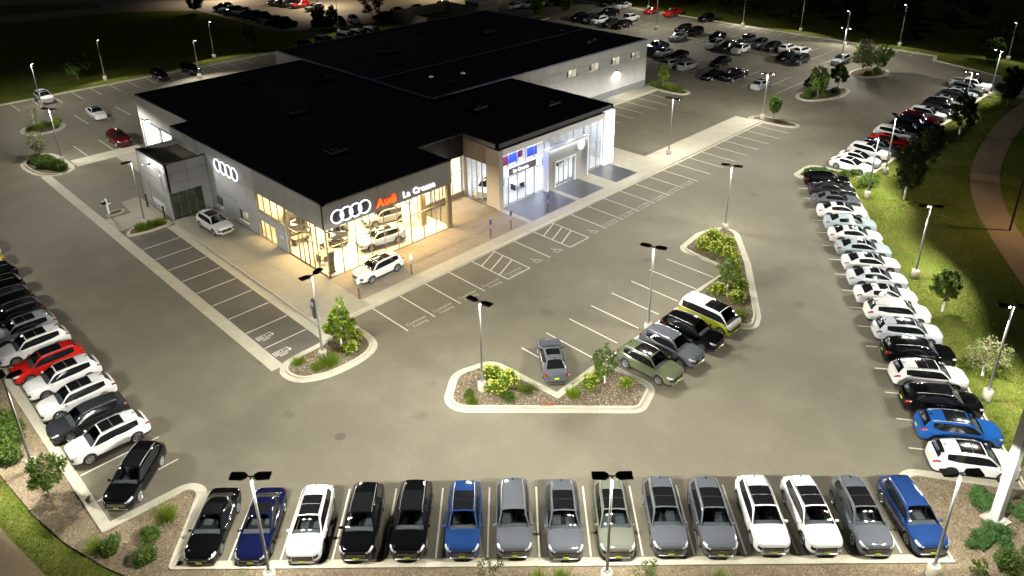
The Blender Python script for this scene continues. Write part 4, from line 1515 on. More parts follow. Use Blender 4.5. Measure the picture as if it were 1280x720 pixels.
east = [
    ('suv', 'silver', 81.2, 25.6, 0, 'silver SUV seen from behind, next to the building corner'), ('suv', 'silver', 81.8, 22.8, 0, 'silver SUV, second from the building corner in the eastern lot'),
    ('sedan', 'black', 79.5, 16.6, 180, 'black low coupe beside the black pickup in the eastern lot'), ('pickup', 'black', 81.2, 13.8, 180, 'black pickup truck beside the low coupe'),
    ('sedan', 'silver', 80.0, 8.3, 0, 'silver sedan alone by a lamp post in the eastern lot'), ('suv', 'black', 86.9, 2.9, 180, 'black SUV half hidden behind the island tree'),
    ('pickup', 'blue', 89.8, 34.6, 0, 'blue pickup truck beside the building corner'), ('sedan', 'white', 87.3, 31.4, 180, 'white sedan beside the blue pickup truck'),
    ('sedan', 'black', 87.6, 28.4, 180, 'black sedan beside the white sedan near the building corner'), ('suv', 'black', 87.4, 19.9, 180, 'black SUV behind the black pickup truck'),
    ('suv', 'white', 98.8, 28.0, 180, 'white SUV at the head of the eastern double row'), ('suv', 'darkgray', 98.5, 25.1, 180, 'dark grey SUV between two white SUVs in the eastern double row'),
    ('suv', 'white', 98.4, 22.3, 180, 'white SUV facing the building, right of the dark grey SUV'), ('suv', 'black', 98.5, 13.6, 180, 'black SUV facing the lamp in the eastern double row'),
    ('suv', 'darkgray', 98.3, 10.9, 180, 'dark grey SUV at the end of the eastern double row'), ('sedan', 'black', 105.8, 31.5, 180, 'black sedan behind the white SUV of the eastern row'),
    ('suv', 'gray', 106.6, 25.6, 180, 'grey SUV in the rear line of the eastern double row'), ('suv', 'gray', 105.0, 22.0, 180, 'grey SUV with dark roof next to the rear line grey one'),
    ('suv', 'darkgray', 104.0, 18.9, 180, 'dark SUV, third in the rear line of the eastern double row'), ('suv', 'white', 104.8, 16.4, 0, 'white SUV in the rear line with a dark sunroof'),
    ('suv', 'white', 104.4, 13.5, 0, 'white SUV at the rear line end of the eastern double row'), ('suv', 'silver', 102.8, 5.6, 180, 'silver SUV standing alone near the eastern islands'),
    ('suv', 'black', 106.8, 39.9, 180, 'black SUV behind the silver sedan beyond the building'), ('sedan', 'lightgray', 100.2, 36.9, 180, 'light grey sedan before two black SUVs'),
    ('suv', 'black', 106.2, 36.9, 180, 'black SUV behind the light grey sedan, on its right'), ('suv', 'black', 119.6, 42.6, 180, 'black SUV alone at the east kerb'),
    ('pickup', 'red', 119.8, 51.4, 180, 'red pickup truck at the east kerb'), ('sedan', 'red', 119.4, 56.8, 180, 'red car beside the red pickup truck'),
    ('pickup', 'white', 108.0, 54.7, 0, 'white pickup truck behind the roof edge'), ('suv', 'black', 102.0, 51.8, 180, 'black SUV at the near end of the row behind the roof'),
    ('suv', 'darkgray', 101.2, 54.6, 180, 'dark grey SUV, second in the row behind the roof'), ('suv', 'white', 102.0, 58.2, 180, 'white SUV in the row behind the roof'),
    ('suv', 'darkgray', 101.9, 61.1, 180, 'dark SUV left of the white one behind the roof'), ('suv', 'black', 102.2, 64.0, 180, 'black SUV at the far end of the row behind the roof'),
    ('pickup', 'black', 109.6, 61.6, 180, 'black pickup truck beyond the row behind the roof'), ('sedan', 'white', 120.0, 65.4, 180, 'white sedan at the far north east kerb'),
    ('suv', 'black', 120.0, 70.0, 180, 'black SUV beside the white sedan at the far kerb'), ('suv', 'white', 102.0, 84.0, 180, 'white SUV at the top edge near the yellow green tree'),
    ('suv', 'white', 106.0, 82.6, 180, 'white SUV, second from the left at the top edge'), ('suv', 'white', 109.0, 81.6, 180, 'white SUV, third from the left at the top edge'),
    ('suv', 'darkgray', 111.6, 80.4, 180, 'dark grey SUV at the top edge beside three white ones'), ('suv', 'black', 114.2, 79.2, 180, 'black SUV at the top edge, last of its row')]
for k, c, x, y, d, lab in east:
    car(k, c, x, y, d + RNG.uniform(-3, 3), lab, g, 1, 1)
g = 'cars behind the building and in the neighbouring lot'
back = [('van', 'white', 55.0, 84.6, 270, 'white van top showing above the rear roof edge, leftmost of three'), ('van', 'white', 58.2, 84.6, 270, 'white van top showing above the rear roof edge, middle of three'), ('van', 'white', 61.4, 84.6, 270, 'white van top showing above the rear roof edge, rightmost of three'),
        ('van', 'silver', 50.2, 84.8, 270, 'silver van roof just above the rear roof edge'), ('suv', 'darkgray', 46.2, 84.8, 270, 'dark car roof just above the left end of the rear roof edge'),
        ('suv', 'white', 67.0, 99.4, 250, 'white SUV behind the roof beside the big dark tree'), ('suv', 'darkgray', 64.0, 100.2, 250, 'dark SUV behind the roof left of a white one'), ('van', 'navy', 60.2, 101.6, 160, 'dark blue camper van behind the roof near two small trees'),
        ('suv', 'black', 73.6, 97.6, 180, 'black SUV right of the big dark tree'), ('suv', 'darkgray', 78.6, 99.6, 200, 'dark grey SUV on the pale lot behind the roof'), ('suv', 'black', 84.0, 99.0, 200, 'black SUV on the pale lot behind the roof, right of a grey one'), ('suv', 'silver', 91.8, 98.6, 180, 'silver SUV on the pale lot near the utility enclosure'),
        ('suv', 'silver', 69.2, 118.8, 180, 'silver SUV on the far pale lot'), ('suv', 'red', 69.0, 124.8, 180, 'red SUV on the far pale lot'), ('suv', 'darkgray', 68.4, 127.6, 180, 'dark grey car beside the red one on the far lot'), ('suv', 'black', 67.8, 130.4, 180, 'black car on the far lot, second beyond the red one'), ('suv', 'darkgray', 67.3, 133.2, 180, 'dark car on the far lot, third beyond the red one')]
for k, c, x, y, d, lab in back:
    car(k, c, x, y, d, lab, g, 2, 1)
cc = ['darkgray', 'black', 'silver', 'gray', 'navy', 'blue', 'darkgray', 'silver', 'black', 'white', 'black']
for i in range(11):
    car('suv' if i % 3 else 'sedan', cc[i], 54.6 + 0.25 * math.sin(i * 2.1), 106.6 + 3.0 * i, 180, '%s car, %s from the near end of the row along the dark lawn' % (CNAME[cc[i]], ORD[i]), g, 2, 1)
# ------------------------------------------------------------------ dealership building
BLD = empty('dealership_building', (0, 0, 0))
tag(BLD, 'long grey panelled car dealership with black flat roof and lit glass showrooms', 'building')
ZT = 7.22

def wall_panels(name, axis, c, a0, a1, z0, z1, nx, nz, mat, th=0.08, outward=-1, gap=0.03, skip=()):
    """cladding panels on a vertical plane; axis 'y': plane y=c running along x"""
    p = MB()
    d = 0.10 * -outward
    if axis == 'y':
        p.box(a0, a1, min(c + d, c + d * 3), max(c + d, c + d * 3), z0, z1)
    else:
        p.box(min(c + d, c + d * 3), max(c + d, c + d * 3), a0, a1, z0, z1)
    root = p.build(name, 'panel_seam', BLD)
    for i in range(nx):
        for j in range(nz):
            if (i, j) in skip:
                continue
            xa, xb = a0 + (a1 - a0) * i / nx + gap / 2, a0 + (a1 - a0) * (i + 1) / nx - gap / 2
            za, zb = z0 + (z1 - z0) * j / nz + gap / 2, z0 + (z1 - z0) * (j + 1) / nz - gap / 2
            b = MB()
            e = c + th * -outward
            if axis == 'y':
                b.box(xa, xb, min(c, e), max(c, e), za, zb)
            else:
                b.box(min(c, e), max(c, e), xa, xb, za, zb)
            b.build('wall_panel', mat, root)
    return root

def glazing(name, axis, c, cuts, zc, glass='shop_glass', mull='mullion', mw=0.05, depth=0.10, closed=True, nomull=()):
    """curtain wall: panes between vertical cuts and horizontal cuts zc, mullions on the cuts"""
    b = MB()
    def bx(a0, a1, z0, z1, d0, d1):
        if axis == 'y':
            b.box(a0, a1, c + d0, c + d1, z0, z1)
        else:
            b.box(c + d0, c + d1, a0, a1, z0, z1)
    for z in (zc[0], zc[-1]):
        bx(cuts[0], cuts[-1], z - mw / 2, z + mw / 2, -depth / 2, depth / 2)
    root = b.build(name, mull, BLD)
    for k in cuts:
        b = MB()
        bx(k - mw / 2, k + mw / 2, zc[0] + mw / 2, zc[-1] - mw / 2, -depth / 2 - .004, depth / 2 + .004)
        b.build('mullion', mull, root)
    for z in zc[1:-1]:
        for a, d in zip(cuts[:-1], cuts[1:]):
            b = MB()
            bx(a + mw / 2, d - mw / 2, z - mw / 2, z + mw / 2, -depth / 2 + .01, depth / 2 - .01)
            b.build('transom', mull, root)
    for a, d in zip(cuts[:-1], cuts[1:]):
        for z0, z1 in zip(zc[:-1], zc[1:]):
            b = MB()
            bx(a + mw / 2, d - mw / 2, z0 + mw / 2, z1 - mw / 2, -.008, .008)
            b.build('glass_pane', glass, root)
    return root

# ---- roof: one flat black membrane per level, with raised copings
roofp = [(0.2, 6.15), (14.25, 6.15), (14.25, 10.95), (20.3, 10.95), (20.3, 5.95), (39.0, 5.95), (39.0, 22.0), (25.5, 22.0), (25.5, 51.4), (2.4, 51.4), (2.4, 36.1), (0.2, 36.1)]
rf = sheet('roof', roofp, ZT - 0.12, 'roof_membrane', BLD, thick=0.3)
def coping(pts, z0, z1, mat='coping', w=0.28):
    for a, c in zip(pts[:-1], pts[1:]):
        d = Vector((c[0] - a[0], c[1] - a[1])).normalized()
        n = Vector((-d.y, d.x)) * w
        b = MB()
        ribbon(b, [a, c], [(a[0] + n.x, a[1] + n.y), (c[0] + n.x, c[1] + n.y)], z0, z1)
        b.build('coping', mat, rf)
coping([(0.12, 36.1), (0.12, 6.0), (14.3, 6.0), (14.3, 10.9), (20.25, 10.9)], ZT - .1, ZT + .03)
coping([(20.25, 10.9), (20.25, 5.78), (39.1, 5.78), (39.1, 22.1)], ZT - .5, ZT, 'coping')
coping([(2.3, 51.5), (2.3, 36.1), (0.12, 36.1)], ZT - .1, ZT + .03)
coping([(25.4, 51.5), (2.3, 51.5)], ZT - .1, ZT + .03)
sv = sheet('roof', [(25.6, 22.3), (68.6, 22.3), (68.6, 58.4), (25.6, 58.4)], 7.38, 'roof_membrane', BLD, thick=0.3)
rf = sv
coping([(25.5, 58.5), (25.5, 22.2), (68.7, 22.2), (68.7, 58.5), (25.5, 58.5)], 7.3, 7.5, 'coping_roof', 0.3)
coping([(25.8, 33.9), (68.4, 33.9)], 7.38, 7.55, 'coping_roof', 0.35)
# skylights and roof units
for i, (x, y) in enumerate([(31.5, 29.5), (35.5, 27.8), (31.8, 26.2), (40, 30), (46, 30), (29, 31)]):
    b = MB()
    b.box(-.45, .45, -.45, .45, 0, .18)
    k = b.build('skylight_curb', 'coping', rf, (x, y, 7.38))
    b = MB()
    b.lathe([(0.34, 0.18), (0.3, 0.28), (0.17, 0.34), (0, 0.36)], 12)
    b.build('skylight_dome', 'skylight_dome' if i < 2 else 'unit_metal', k, smooth=40)
for i, (x, y, w, d, h, zz) in enumerate([(12, 30, 2.4, 1.8, 1.1, 7.1), (22, 40, 1.8, 1.6, 1.0, 7.1), (8, 16, 2.0, 1.5, .9, 7.1), (27, 16, 2.2, 1.6, 1.0, 7.1), (34, 11, 2.0, 1.5, .9, 7.1), (36, 45, 3.0, 2, 1.2, 7.38), (55, 44, 2.4, 2, 1.2, 7.38), (48, 52, 1.6, 1.4, .8, 7.38), (60, 27, 1.4, 1.0, 1.0, 7.38), (62, 27.6, .9, .9, .9, 7.38), (14.5, 46, 1.0, 1.0, .8, 7.1), (33, 38, 1.2, .9, .8, 7.38), (64, 36, 1.2, .9, .8, 7.38)]):
    t = empty('roof_unit', (x, y, zz))
    tag(t, 'dark metal air handling unit on the black roof, %s of thirteen from the front' % ORD[i], 'roof unit', 'air handling units on the roof')
    h *= .55
    MB().cbox(-w / 2, w / 2, -d / 2, d / 2, .12, h, .04).build('casing', 'unit_metal', t)
    MB().box(-w / 2 + .1, w / 2 - .1, -d / 2 + .1, d / 2 - .1, 0, .12).build('base_frame', 'unit_metal', t)
    b = MB()
    b.lathe([(.0, h + .02), (.36, h + .02), (.4, h + .1), (.44, h + .1), (.44, h)], 16)
    b.build('fan_guard', 'black_metal', t)

# ---- west showroom: front (y=6.05) and side (x=0.15)
wall_panels('fascia', 'y', 6.02, 0.12, 14.32, 4.80, ZT - .08, 5, 1, 'panel_dark')
wall_panels('fascia', 'x', 0.12, 6.1, 18.2, 4.80, ZT - .08, 4, 1, 'panel_dark')
cuts = [0.22 + 1.515 * k for k in range(10)]
glazing('showroom_glazing', 'y', 6.24, cuts, [0.16, 3.0, 4.79])
MB().box(13.86, 14.30, 6.12, 6.5, 0.13, 4.80).build('corner_pier', 'mullion', BLD)
glazing('showroom_glazing', 'x', 0.30, [6.3, 7.9, 8.7, 9.5, 10.3, 11.1, 12.9], [0.16, 2.76, 4.79], depth=0.1)
wall_panels('wall', 'x', 0.14, 18.2, 36.1, 4.80, ZT - .08, 6, 1, 'panel_grey')
wall_panels('wall', 'x', 0.14, 18.2, 20.2, 0.13, 4.80, 1, 2, 'panel_grey')
wall_panels('wall', 'x', 0.14, 20.2, 22.2, 1.9, 4.80, 1, 1, 'panel_grey')
wall_panels('wall', 'x', 0.14, 20.2, 22.2, 0.13, 0.7, 1, 1, 'panel_grey')
wall_panels('wall', 'x', 0.14, 22.2, 25.6, 0.13, 4.80, 1, 2, 'panel_grey')
wall_panels('wall', 'x', 0.14, 25.6, 27.2, 1.9, 4.80, 1, 1, 'panel_grey')
wall_panels('wall', 'x', 0.14, 25.6, 27.2, 0.13, 0.7, 1, 1, 'panel_grey')
wall_panels('wall', 'x', 0.14, 27.2, 36.1, 0.02, 4.80, 3, 2, 'panel_grey')
wall_panels('wall', 'x', 0.14, 12.95, 18.2, 2.05, 2.88, 2, 1, 'panel_grey')
wall_panels('wall', 'x', 0.14, 12.95, 15.0, 0.13, 2.05, 1, 1, 'panel_grey')
glazing('clerestory', 'x', 0.22, [12.95, 14.2, 15.5, 16.8, 18.15], [2.92, 4.79])
glazing('entrance_door', 'x', 0.22, [15.05, 16.1, 17.15, 18.15], [0.16, 2.02], mull='brushed')
for a, c in ((20.25, 22.15), (25.65, 27.15)):
    glazing('window', 'x', 0.20, [a, (a + c) / 2, c], [0.72, 1.88], 'shop_glass', 'brushed', depth=.1)
    MB().box(0.06, 0.30, a - .05, c + .05, 0.66, 0.71).build('sill', 'white_frame', BLD)
MB().box(0.13, 0.18, 13.6, 14.2, 1.35, 1.6).build('wall_plaque', 'sign_plate', BLD)
# set back garage wall
wall_panels('wall', 'x', 2.32, 36.1, 41.4, 0.02, ZT - .08, 2, 2, 'wall_light')
wall_panels('wall', 'x', 2.32, 41.4, 51.5, 4.15, ZT - .08, 3, 1, 'wall_light')
wall_panels('wall', 'x', 2.32, 45.3, 46.1, 0.02, 4.15, 1, 1, 'wall_light')
wall_panels('wall', 'x', 2.32, 50.9, 51.5, 0.02, 4.15, 1, 1, 'wall_light')
MB().box(0.14, 2.32, 36.02, 36.10, 0.0, ZT - .08).build('wall', 'wall_light', BLD)
for a, c in ((46.1, 50.9), (41.4, 45.3)):
    b = MB()
    b.box(2.46, 2.5, a, c, 0.02, 4.15)
    dr = b.build('garage_door', 'wall_base', BLD)
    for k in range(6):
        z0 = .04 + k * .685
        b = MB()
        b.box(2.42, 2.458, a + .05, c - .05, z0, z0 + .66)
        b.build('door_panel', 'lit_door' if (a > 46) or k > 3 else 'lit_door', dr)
    MB().box(2.22, 2.45, a - .15, c + .15, 4.15, 4.28).build('door_hood', 'coping', BLD)
    for k in range(7):
        MB().box(2.405, 2.415, a + 1.2, a + 1.7, .6 + k * .3, .66 + k * .3).build('louvre', 'wall_base', dr)
MB().box(2.32, 25.5, 51.42, 51.5, 0, ZT - .08).build('wall', 'wall_light', BLD)
# ---- grey entrance box
EX0, EX1, EY0, EY1, EZ = -4.22, 0.10, 27.9, 34.9, 6.05
wall_panels('wall', 'y', EY0, EX0, EX1, 2.92, EZ, 2, 3, 'panel_grey')
wall_panels('wall', 'y', EY0, -0.78, EX1, 0.02, 2.92, 1, 1, 'panel_grey')
wall_panels('wall', 'x', EX0, EY0, EY1, 2.98, EZ, 1, 3, 'panel_grey')
wall_panels('wall', 'x', EX0, EY0 + .02, 29.2, 0.02, 2.98, 1, 1, 'panel_grey')
wall_panels('wall', 'x', EX0, 33.2, EY1, 0.02, 2.98, 1, 1, 'panel_grey')
MB().box(EX0, EX1, EY1 - .1, EY1, 0, EZ).build('wall', 'panel_grey', BLD)
glazing('entrance_glazing', 'y', EY0 + .12, [-4.05, -3.25, -2.4, -1.6, -0.8], [0.05, 2.9], 'green_glass', 'mullion')
MB().box(EX0 + .12, EX0 + .16, 29.2, 33.2, 0.02, 2.98).build('rolling_door', 'portal_grey', BLD)
for i in range(9):                                    # pierced leaf pattern of the roller door
    b = MB()
    yy = 29.7 + .36 * i
    b.tube([(EX0 + .10, yy, .5 + .1 * (i % 3)), (EX0 + .10, yy + .25, 1.3), (EX0 + .10, yy - .05, 2.3 + .1 * (i % 2))], .045, 4)
    b.build('door_ornament', 'mullion_light', BLD)
MB().box(-4.0, 0.0, 28.2, 34.6, .02, .05).build('floor', 'floor_tile', BLD)
MB().box(-4.0, 0.0, 32.0, 32.1, .05, 5.2).build('interior_wall', 'interior_white', BLD)
rb = MB().box(EX0 + .25, EX1, EY0 + .25, EY1 - .12, EZ - .62, EZ - .55).build('roof', 'wall_tan', BLD)
rf = rb
for q in ([(EX0, EY1), (EX0, EY0), (EX1, EY0)],):
    coping(q, EZ, EZ + .05, 'coping', .25)
MB().box(EX0 + .25, EX0 + .30, EY0 + .25, EY1 - .1, EZ - .55, EZ).build('parapet', 'coping', BLD)
for k, y in enumerate((29.3, 33.6)):
    b = MB()
    b.cbox(EX0 - .06, EX0, y - .05, y + .05, 4.58, 4.68, .02)
    b.build('wall_light', 'soft_strip', BLD)
for y in (29.0, 33.4):
    b = MB()
    b.tube([(EX0 - .45, y, 0.01), (EX0 - .45, y, 1.5)], .085, 10)
    o = b.build('bollard', 'black_metal')
    tag(o, 'dark guard post beside the patterned roller door, %s the glass entrance' % ('nearer to' if y < 30 else 'farther from'), 'bollard')
# ---- recessed link between the showrooms
wall_panels('fascia', 'y', 10.9, 14.32, 20.25, 4.78, ZT - .08, 3, 1, 'panel_recess_shade')
MB().box(14.32, 20.2, 10.92, 11.0, 0.13, 0.72).build('wall_base', 'wall_tan', BLD)
glazing('link_glazing', 'y', 11.0, [14.4, 15.8, 17.2, 18.6, 19.9], [0.72, 3.1, 4.77])
MB().box(14.22, 14.30, 6.5, 10.9, 4.80, ZT - .1).build('wall', 'panel_dark', BLD)
glazing('showroom_glazing', 'x', 14.26, [6.52, 7.9, 9.3, 10.85], [0.16, 3.0, 4.79])
# ---- east showroom
wall_panels('wall', 'x', 20.22, 7.4, 10.9, 4.72, ZT - .5, 1, 1, 'wall_tan')
glazing('showroom_glazing', 'x', 20.32, [7.45, 8.2, 9.0, 9.8, 10.6], [0.16, 3.0, 4.71], mull='mullion_light')
MB().box(20.20, 20.45, 10.6, 10.9, .13, 4.72).build('pier', 'wall_tan', BLD)
MB().box(20.20, 20.80, 5.50, 7.40, 0.13, 6.62).build('pier', 'wall_stone', BLD)
fr = MB().box(20.80, 37.3, 5.50, 5.95, 5.95, 6.62).build('portal_beam', 'white_frame', BLD)
MB().box(37.3, 39.1, 5.50, 5.95, 0.13, 6.62).build('portal_pier', 'pier_glow', BLD)
glazing('showroom_glazing', 'y', 5.70, [20.82, 21.7, 23.0, 24.3, 25.6, 27.15], [0.16, 3.3, 5.93], mull='mullion_light')
glazing('showroom_glazing', 'y', 5.70, [27.2, 28.3, 29.5, 30.7, 31.9, 33.7], [4.95, 5.93], mull='mullion_light')
glazing('showroom_glazing', 'y', 5.70, [33.75, 34.9, 36.1, 37.28], [0.16, 3.2, 5.93], mull='mullion_light')
pt = MB()
pt.box(27.15, 28.35, 5.22, 5.6, .13, 4.78).box(31.85, 33.70, 5.22, 5.6, .13, 4.78).box(28.35, 31.85, 5.22, 5.6, 3.2, 4.78)
pt = pt.build('entrance_portal', 'portal_grey', BLD)
for bxs in ((26.98, 27.15, 5.0, 5.66, .13, 4.95), (33.70, 33.86, 5.0, 5.66, .13, 4.95), (27.15, 33.70, 5.0, 5.66, 4.78, 4.95)):
    MB().box(*bxs).build('portal_trim', 'white_frame', pt)
for bxs in ((28.35, 28.5, 5.16, 5.6, .13, 3.2), (31.7, 31.85, 5.16, 5.6, .13, 3.2), (28.5, 31.7, 5.16, 5.6, 3.06, 3.2)):
    MB().box(*bxs).build('door_frame', 'white_frame', pt)
glazing('entrance_door', 'y', 5.45, [28.52, 29.3, 30.1, 30.9, 31.68], [0.15, 2.4, 3.04], mull='mullion_light')
MB().box(39.02, 39.10, 5.95, 22.1, 0.0, ZT - .5).build('wall', 'wall_light', BLD)
# ---- service wing
sw = [49.75, 52.2, 54.7, 57.2, 59.65, 62.1, 64.5, 66.9]
zb0, zb1 = 4.90, 6.05
wall_panels('wall', 'y', 22.18, 39.1, 68.7, 1.05, zb0, 10, 1, 'wall_light')
wall_panels('wall', 'y', 22.18, 39.1, 68.7, zb1, 7.3, 10, 1, 'wall_light')
wall_panels('wall', 'y', 22.16, 39.1, 68.72, 0.02, 1.05, 10, 1, 'wall_base')
eds = [39.1] + sw + [68.7]
for a, c in zip(eds[0::2], eds[1::2]):
    wall_panels('wall', 'y', 22.18, a, c, zb0, zb1, max(1, round((c - a) / 3)), 1, 'wall_light')
for a, c in zip(sw[0::2], sw[1::2]):
    w_ = glazing('window', 'y', 22.28, [a + .02, (a + c) / 2, c - .02], [zb0 + .02, zb1 - .02], 'shop_glass', 'brushed', depth=.08)
MB().box(68.62, 68.7, 22.25, 58.5, 0, 7.3).build('wall', 'wall_light', BLD)
MB().box(25.5, 25.58, 51.5, 58.5, 0, 7.3).build('wall', 'wall_light', BLD)
MB().box(25.5, 68.62, 58.42, 58.5, 0, 7.3).build('wall', 'wall_light', BLD)

def wall_lamp(x, y, z, energy, dx, dy, label):
    t = empty('wall_lamp', (x, y, z))
    tag(t, label, 'wall lamp')
    MB().cbox(-.18, .18, -.12, .12, -.08, .12, .03).build('housing', 'black_metal', t)
    MB().box(-.15, .15, -.10, .10, -.10, -.085).build('lens', 'lamp_glow', t)
    l = bpy.data.lights.new('lamp_light', 'SPOT')
    l.energy = energy
    l.spot_size = R(165)
    l.spot_blend = .4
    l.shadow_soft_size = .1
    l.color = (1, .97, .88)
    o = bpy.data.objects.new('lamp_light', l)
    COL.objects.link(o)
    o.parent = t
    o.location = (dx, dy, -.14)
wall_lamp(61.1, 22.0, 3.9, 700, 0, -.05, 'bright wall lamp below the small windows of the service wing')
wall_lamp(2.15, 48.5, 4.6, 350, -.05, 0, 'wall lamp over the lit garage door')
wall_lamp(-4.35, 31.2, 5.3, 20, -.02, 0, 'wall lamp over the patterned roller door of the grey box')

# ---- showroom interiors
MB().box(0.35, 14.2, 6.3, 21.9, 0.05, 0.14).build('floor', 'floor_tile', BLD)
MB().box(14.2, 20.2, 11.02, 21.9, 0.05, 0.14).build('floor', 'floor_tile', BLD)
MB().box(20.5, 38.9, 6.0, 21.9, 0.05, 0.14).build('floor', 'floor_tile', BLD)
MB().box(0.35, 38.9, 21.8, 21.95, 0.14, 6.9).build('interior_wall', 'interior_wall', BLD)
MB().box(20.05, 20.2, 11.1, 21.8, 0.14, 4.9).build('interior_wall', 'interior_white', BLD)
MB().box(0.35, 14.2, 6.35, 21.8, 4.9, 5.0).build('ceiling', 'ceiling_panel', BLD)
MB().box(14.2, 20.2, 11.1, 21.8, 4.9, 5.0).build('ceiling', 'ceiling_panel', BLD)
MB().box(20.5, 38.9, 6.05, 21.8, 6.0, 6.1).build('ceiling', 'ceiling_panel', BLD)
MB().box(0.35, 9.0, 19.0, 19.12, 0.14, 4.9).build('interior_wall', 'interior_wall', BLD)
MB().box(13.0, 13.25, 10.0, 13.5, 0.14, 4.7).build('display_wall', 'interior_white', BLD)
MB().box(12.3, 12.9, 8.4, 8.55, 0.14, 4.5).build('display_wall', 'interior_wood', BLD)
b = MB()
b.box(10.6, 12.2, 9.2, 9.3, .14, 4.6)
o = b.build('display_wall', 'interior_white', BLD)
em = MB()
em.tube([(11.4 + .35 * math.cos(t), 9.16, 3.1 + .45 * math.sin(t)) for t in np.linspace(0, 2 * math.pi, 17)], .05, 5, cap=False)
em.build('wall_emblem', 'furniture_dark', BLD)
def area_lamp(x, y, z, sx, sy, w, col, mat='lens'):
    t = MB().box(-sx / 2, sx / 2, -sy / 2, sy / 2, 0, .05).build('ceiling_light', mat, BLD, (x, y, z))
    l = bpy.data.lights.new('ceiling_glow', 'AREA')
    l.shape = 'RECTANGLE'
    l.size, l.size_y = sx, sy
    l.energy = w
    l.color = col
    o = bpy.data.objects.new('ceiling_glow', l)
    COL.objects.link(o)
    o.parent = t
    o.location = (0, 0, -.02)
for x in (2.5, 6.0, 9.5, 12.5):
    for y in (8.2, 12.0, 16.0):
        area_lamp(x, y, 4.83, 1.4, .3, WARM_W, (1.0, 0.66, 0.25))
for x in (22.5, 26, 30, 34, 37):
    for y in (8.0, 13.0):
        area_lamp(x, y, 5.94, 1.4, .3, COOL_W, (0.70, 0.80, 1.0))
for x in (16, 18.5):
    area_lamp(x, 14, 4.83, 1.4, .3, WARM_W, (1.0, 0.80, 0.5))
for x, y in ((51, 23.1), (56, 23.1), (61, 23.1), (65.7, 23.1)):
    area_lamp(x, y, 6.7, 1.8, .3, 150, (1.0, 0.95, 0.82))
MB().box(45, 68.5, 23.9, 24.0, 3.5, 7.0).build('interior_wall', 'interior_wall', BLD)
for x, w_, h_ in ((50.2, .5, .7), (51.4, .3, .9), (55.4, .7, .5), (56.6, .25, .8), (60.4, .8, .6), (61.6, .3, .9), (65.0, .9, .9), (66.4, .4, .7)):
    MB().box(x, x + w_, 23.5, 23.85, 4.6, 4.9 + h_ * .9).build('shelf', 'furniture_dark', BLD)
# lights in the portal: soffit strips; the pier's glow is in its own colour
area_lamp(30.4, 5.06, 4.74, 6.2, .05, 45, (0.97, 0.98, 1.0), 'soft_strip')
area_lamp(22.6, 5.56, 5.9, 2.4, .05, 270, (0.20, 0.24, 1.0), 'soft_strip')
area_lamp(25.6, 5.56, 5.9, 2.4, .05, 170, (0.20, 0.24, 1.0), 'soft_strip')
for x in (2, 5, 8, 11):
    area_lamp(x, 6.12, 4.755, .5, .06, 22, (1.0, 0.72, 0.36), 'soft_strip')
area_lamp(17.0, 10.6, 4.7, 1.2, .2, 70, (1.0, 0.66, 0.30))
MB().box(2.0, 2.1, 19.2, 21.7, .14, 3.2).build('interior_wall', 'interior_wall', BLD)
MB().box(2.0, 2.1, 22.2, 30, .02, 3.2).build('interior_wall', 'interior_wall', BLD)
area_lamp(1.0, 21.0, 3.0, .8, .3, 45, (1.0, .74, .38))
area_lamp(1.0, 26.4, 3.0, .8, .3, 10, (1.0, .9, .7))
area_lamp(-2.2, 29.8, 4.6, 1.2, .3, 4, (.9, 1.0, .9))  # unseen lamp added inside the entrance box to brighten its green glass
# furniture
def table(x, y, label, mat='furniture_tan'):
    t = empty('desk', (x, y, .14))
    tag(t, label, 'desk', 'showroom desks')
    MB().cbox(-.8, .8, -.4, .4, .70, .75, .01).build('desk_top', mat, t)
    for sx in (-.7, .7):
        MB().box(sx - .04, sx + .04, -.35, .35, 0, .70).build('leg', 'furniture_dark', t)
def chair(x, y, rz, label):
    t = empty('chair', (x, y, .14), rz)
    tag(t, label, 'chair', 'showroom chairs')
    MB().cbox(-.25, .25, -.25, .25, .4, .48, .02).build('seat', 'furniture_dark', t)
    MB().cbox(-.25, .25, .2, .27, .48, .95, .02).build('backrest', 'furniture_dark', t)
    for sx in (-.2, .2):
        for sy in (-.2, .2):
            MB().box(sx - .02, sx + .02, sy - .02, sy + .02, 0, .4).build('leg', 'brushed', t)
table(1.9, 9.6, 'tan desk just inside the showroom corner glass')
chair(1.3, 8.6, R(180), 'dark chair at the corner desk, nearer to the glass')
chair(2.4, 10.6, 0, 'dark chair at the corner desk, away from the glass')
table(2.0, 14.0, 'tan desk deeper in the showroom behind the side glazing')
t = empty('display_stand', (0.95, 7.0, .14))
tag(t, 'tall dark display stand in the showroom corner behind the glass', 'display stand')
MB().cbox(-.28, .28, -.08, .08, .05, 2.0, .02).build('screen_panel', 'furniture_dark', t)
MB().cbox(-.35, .35, -.2, .2, 0, .05, .01).build('foot', 'furniture_dark', t)
for i, (x, y, m_, l_) in enumerate([(21.6, 6.4, 'poster_red', 'red hanging display panel behind the east showroom glass, nearest to the stone pier'), (23.1, 6.5, 'poster_blue', 'blue hanging display panel behind the east showroom glass, in the middle'), (26.0, 6.4, 'poster_blue', 'blue hanging display panel nearest to the grey portal'), (24.4, 7.0, 'poster_red', 'second red display panel deeper in the east showroom')]):
    t = empty('hanging_panel', (x, y, 4.35))
    tag(t, l_, 'display panel', 'hanging display panels')
    MB().cbox(-.75, .75, -.04, .04, 0, .95, .015).build('panel', m_, t)
    for sx in (-.6, .6):
        MB().tube([(sx, 0, .95), (sx, 0, 1.6)], .01, 5).build('cable', 'brushed', t)
table(25.6, 8.2, 'pale reception desk in the east showroom', 'interior_white')
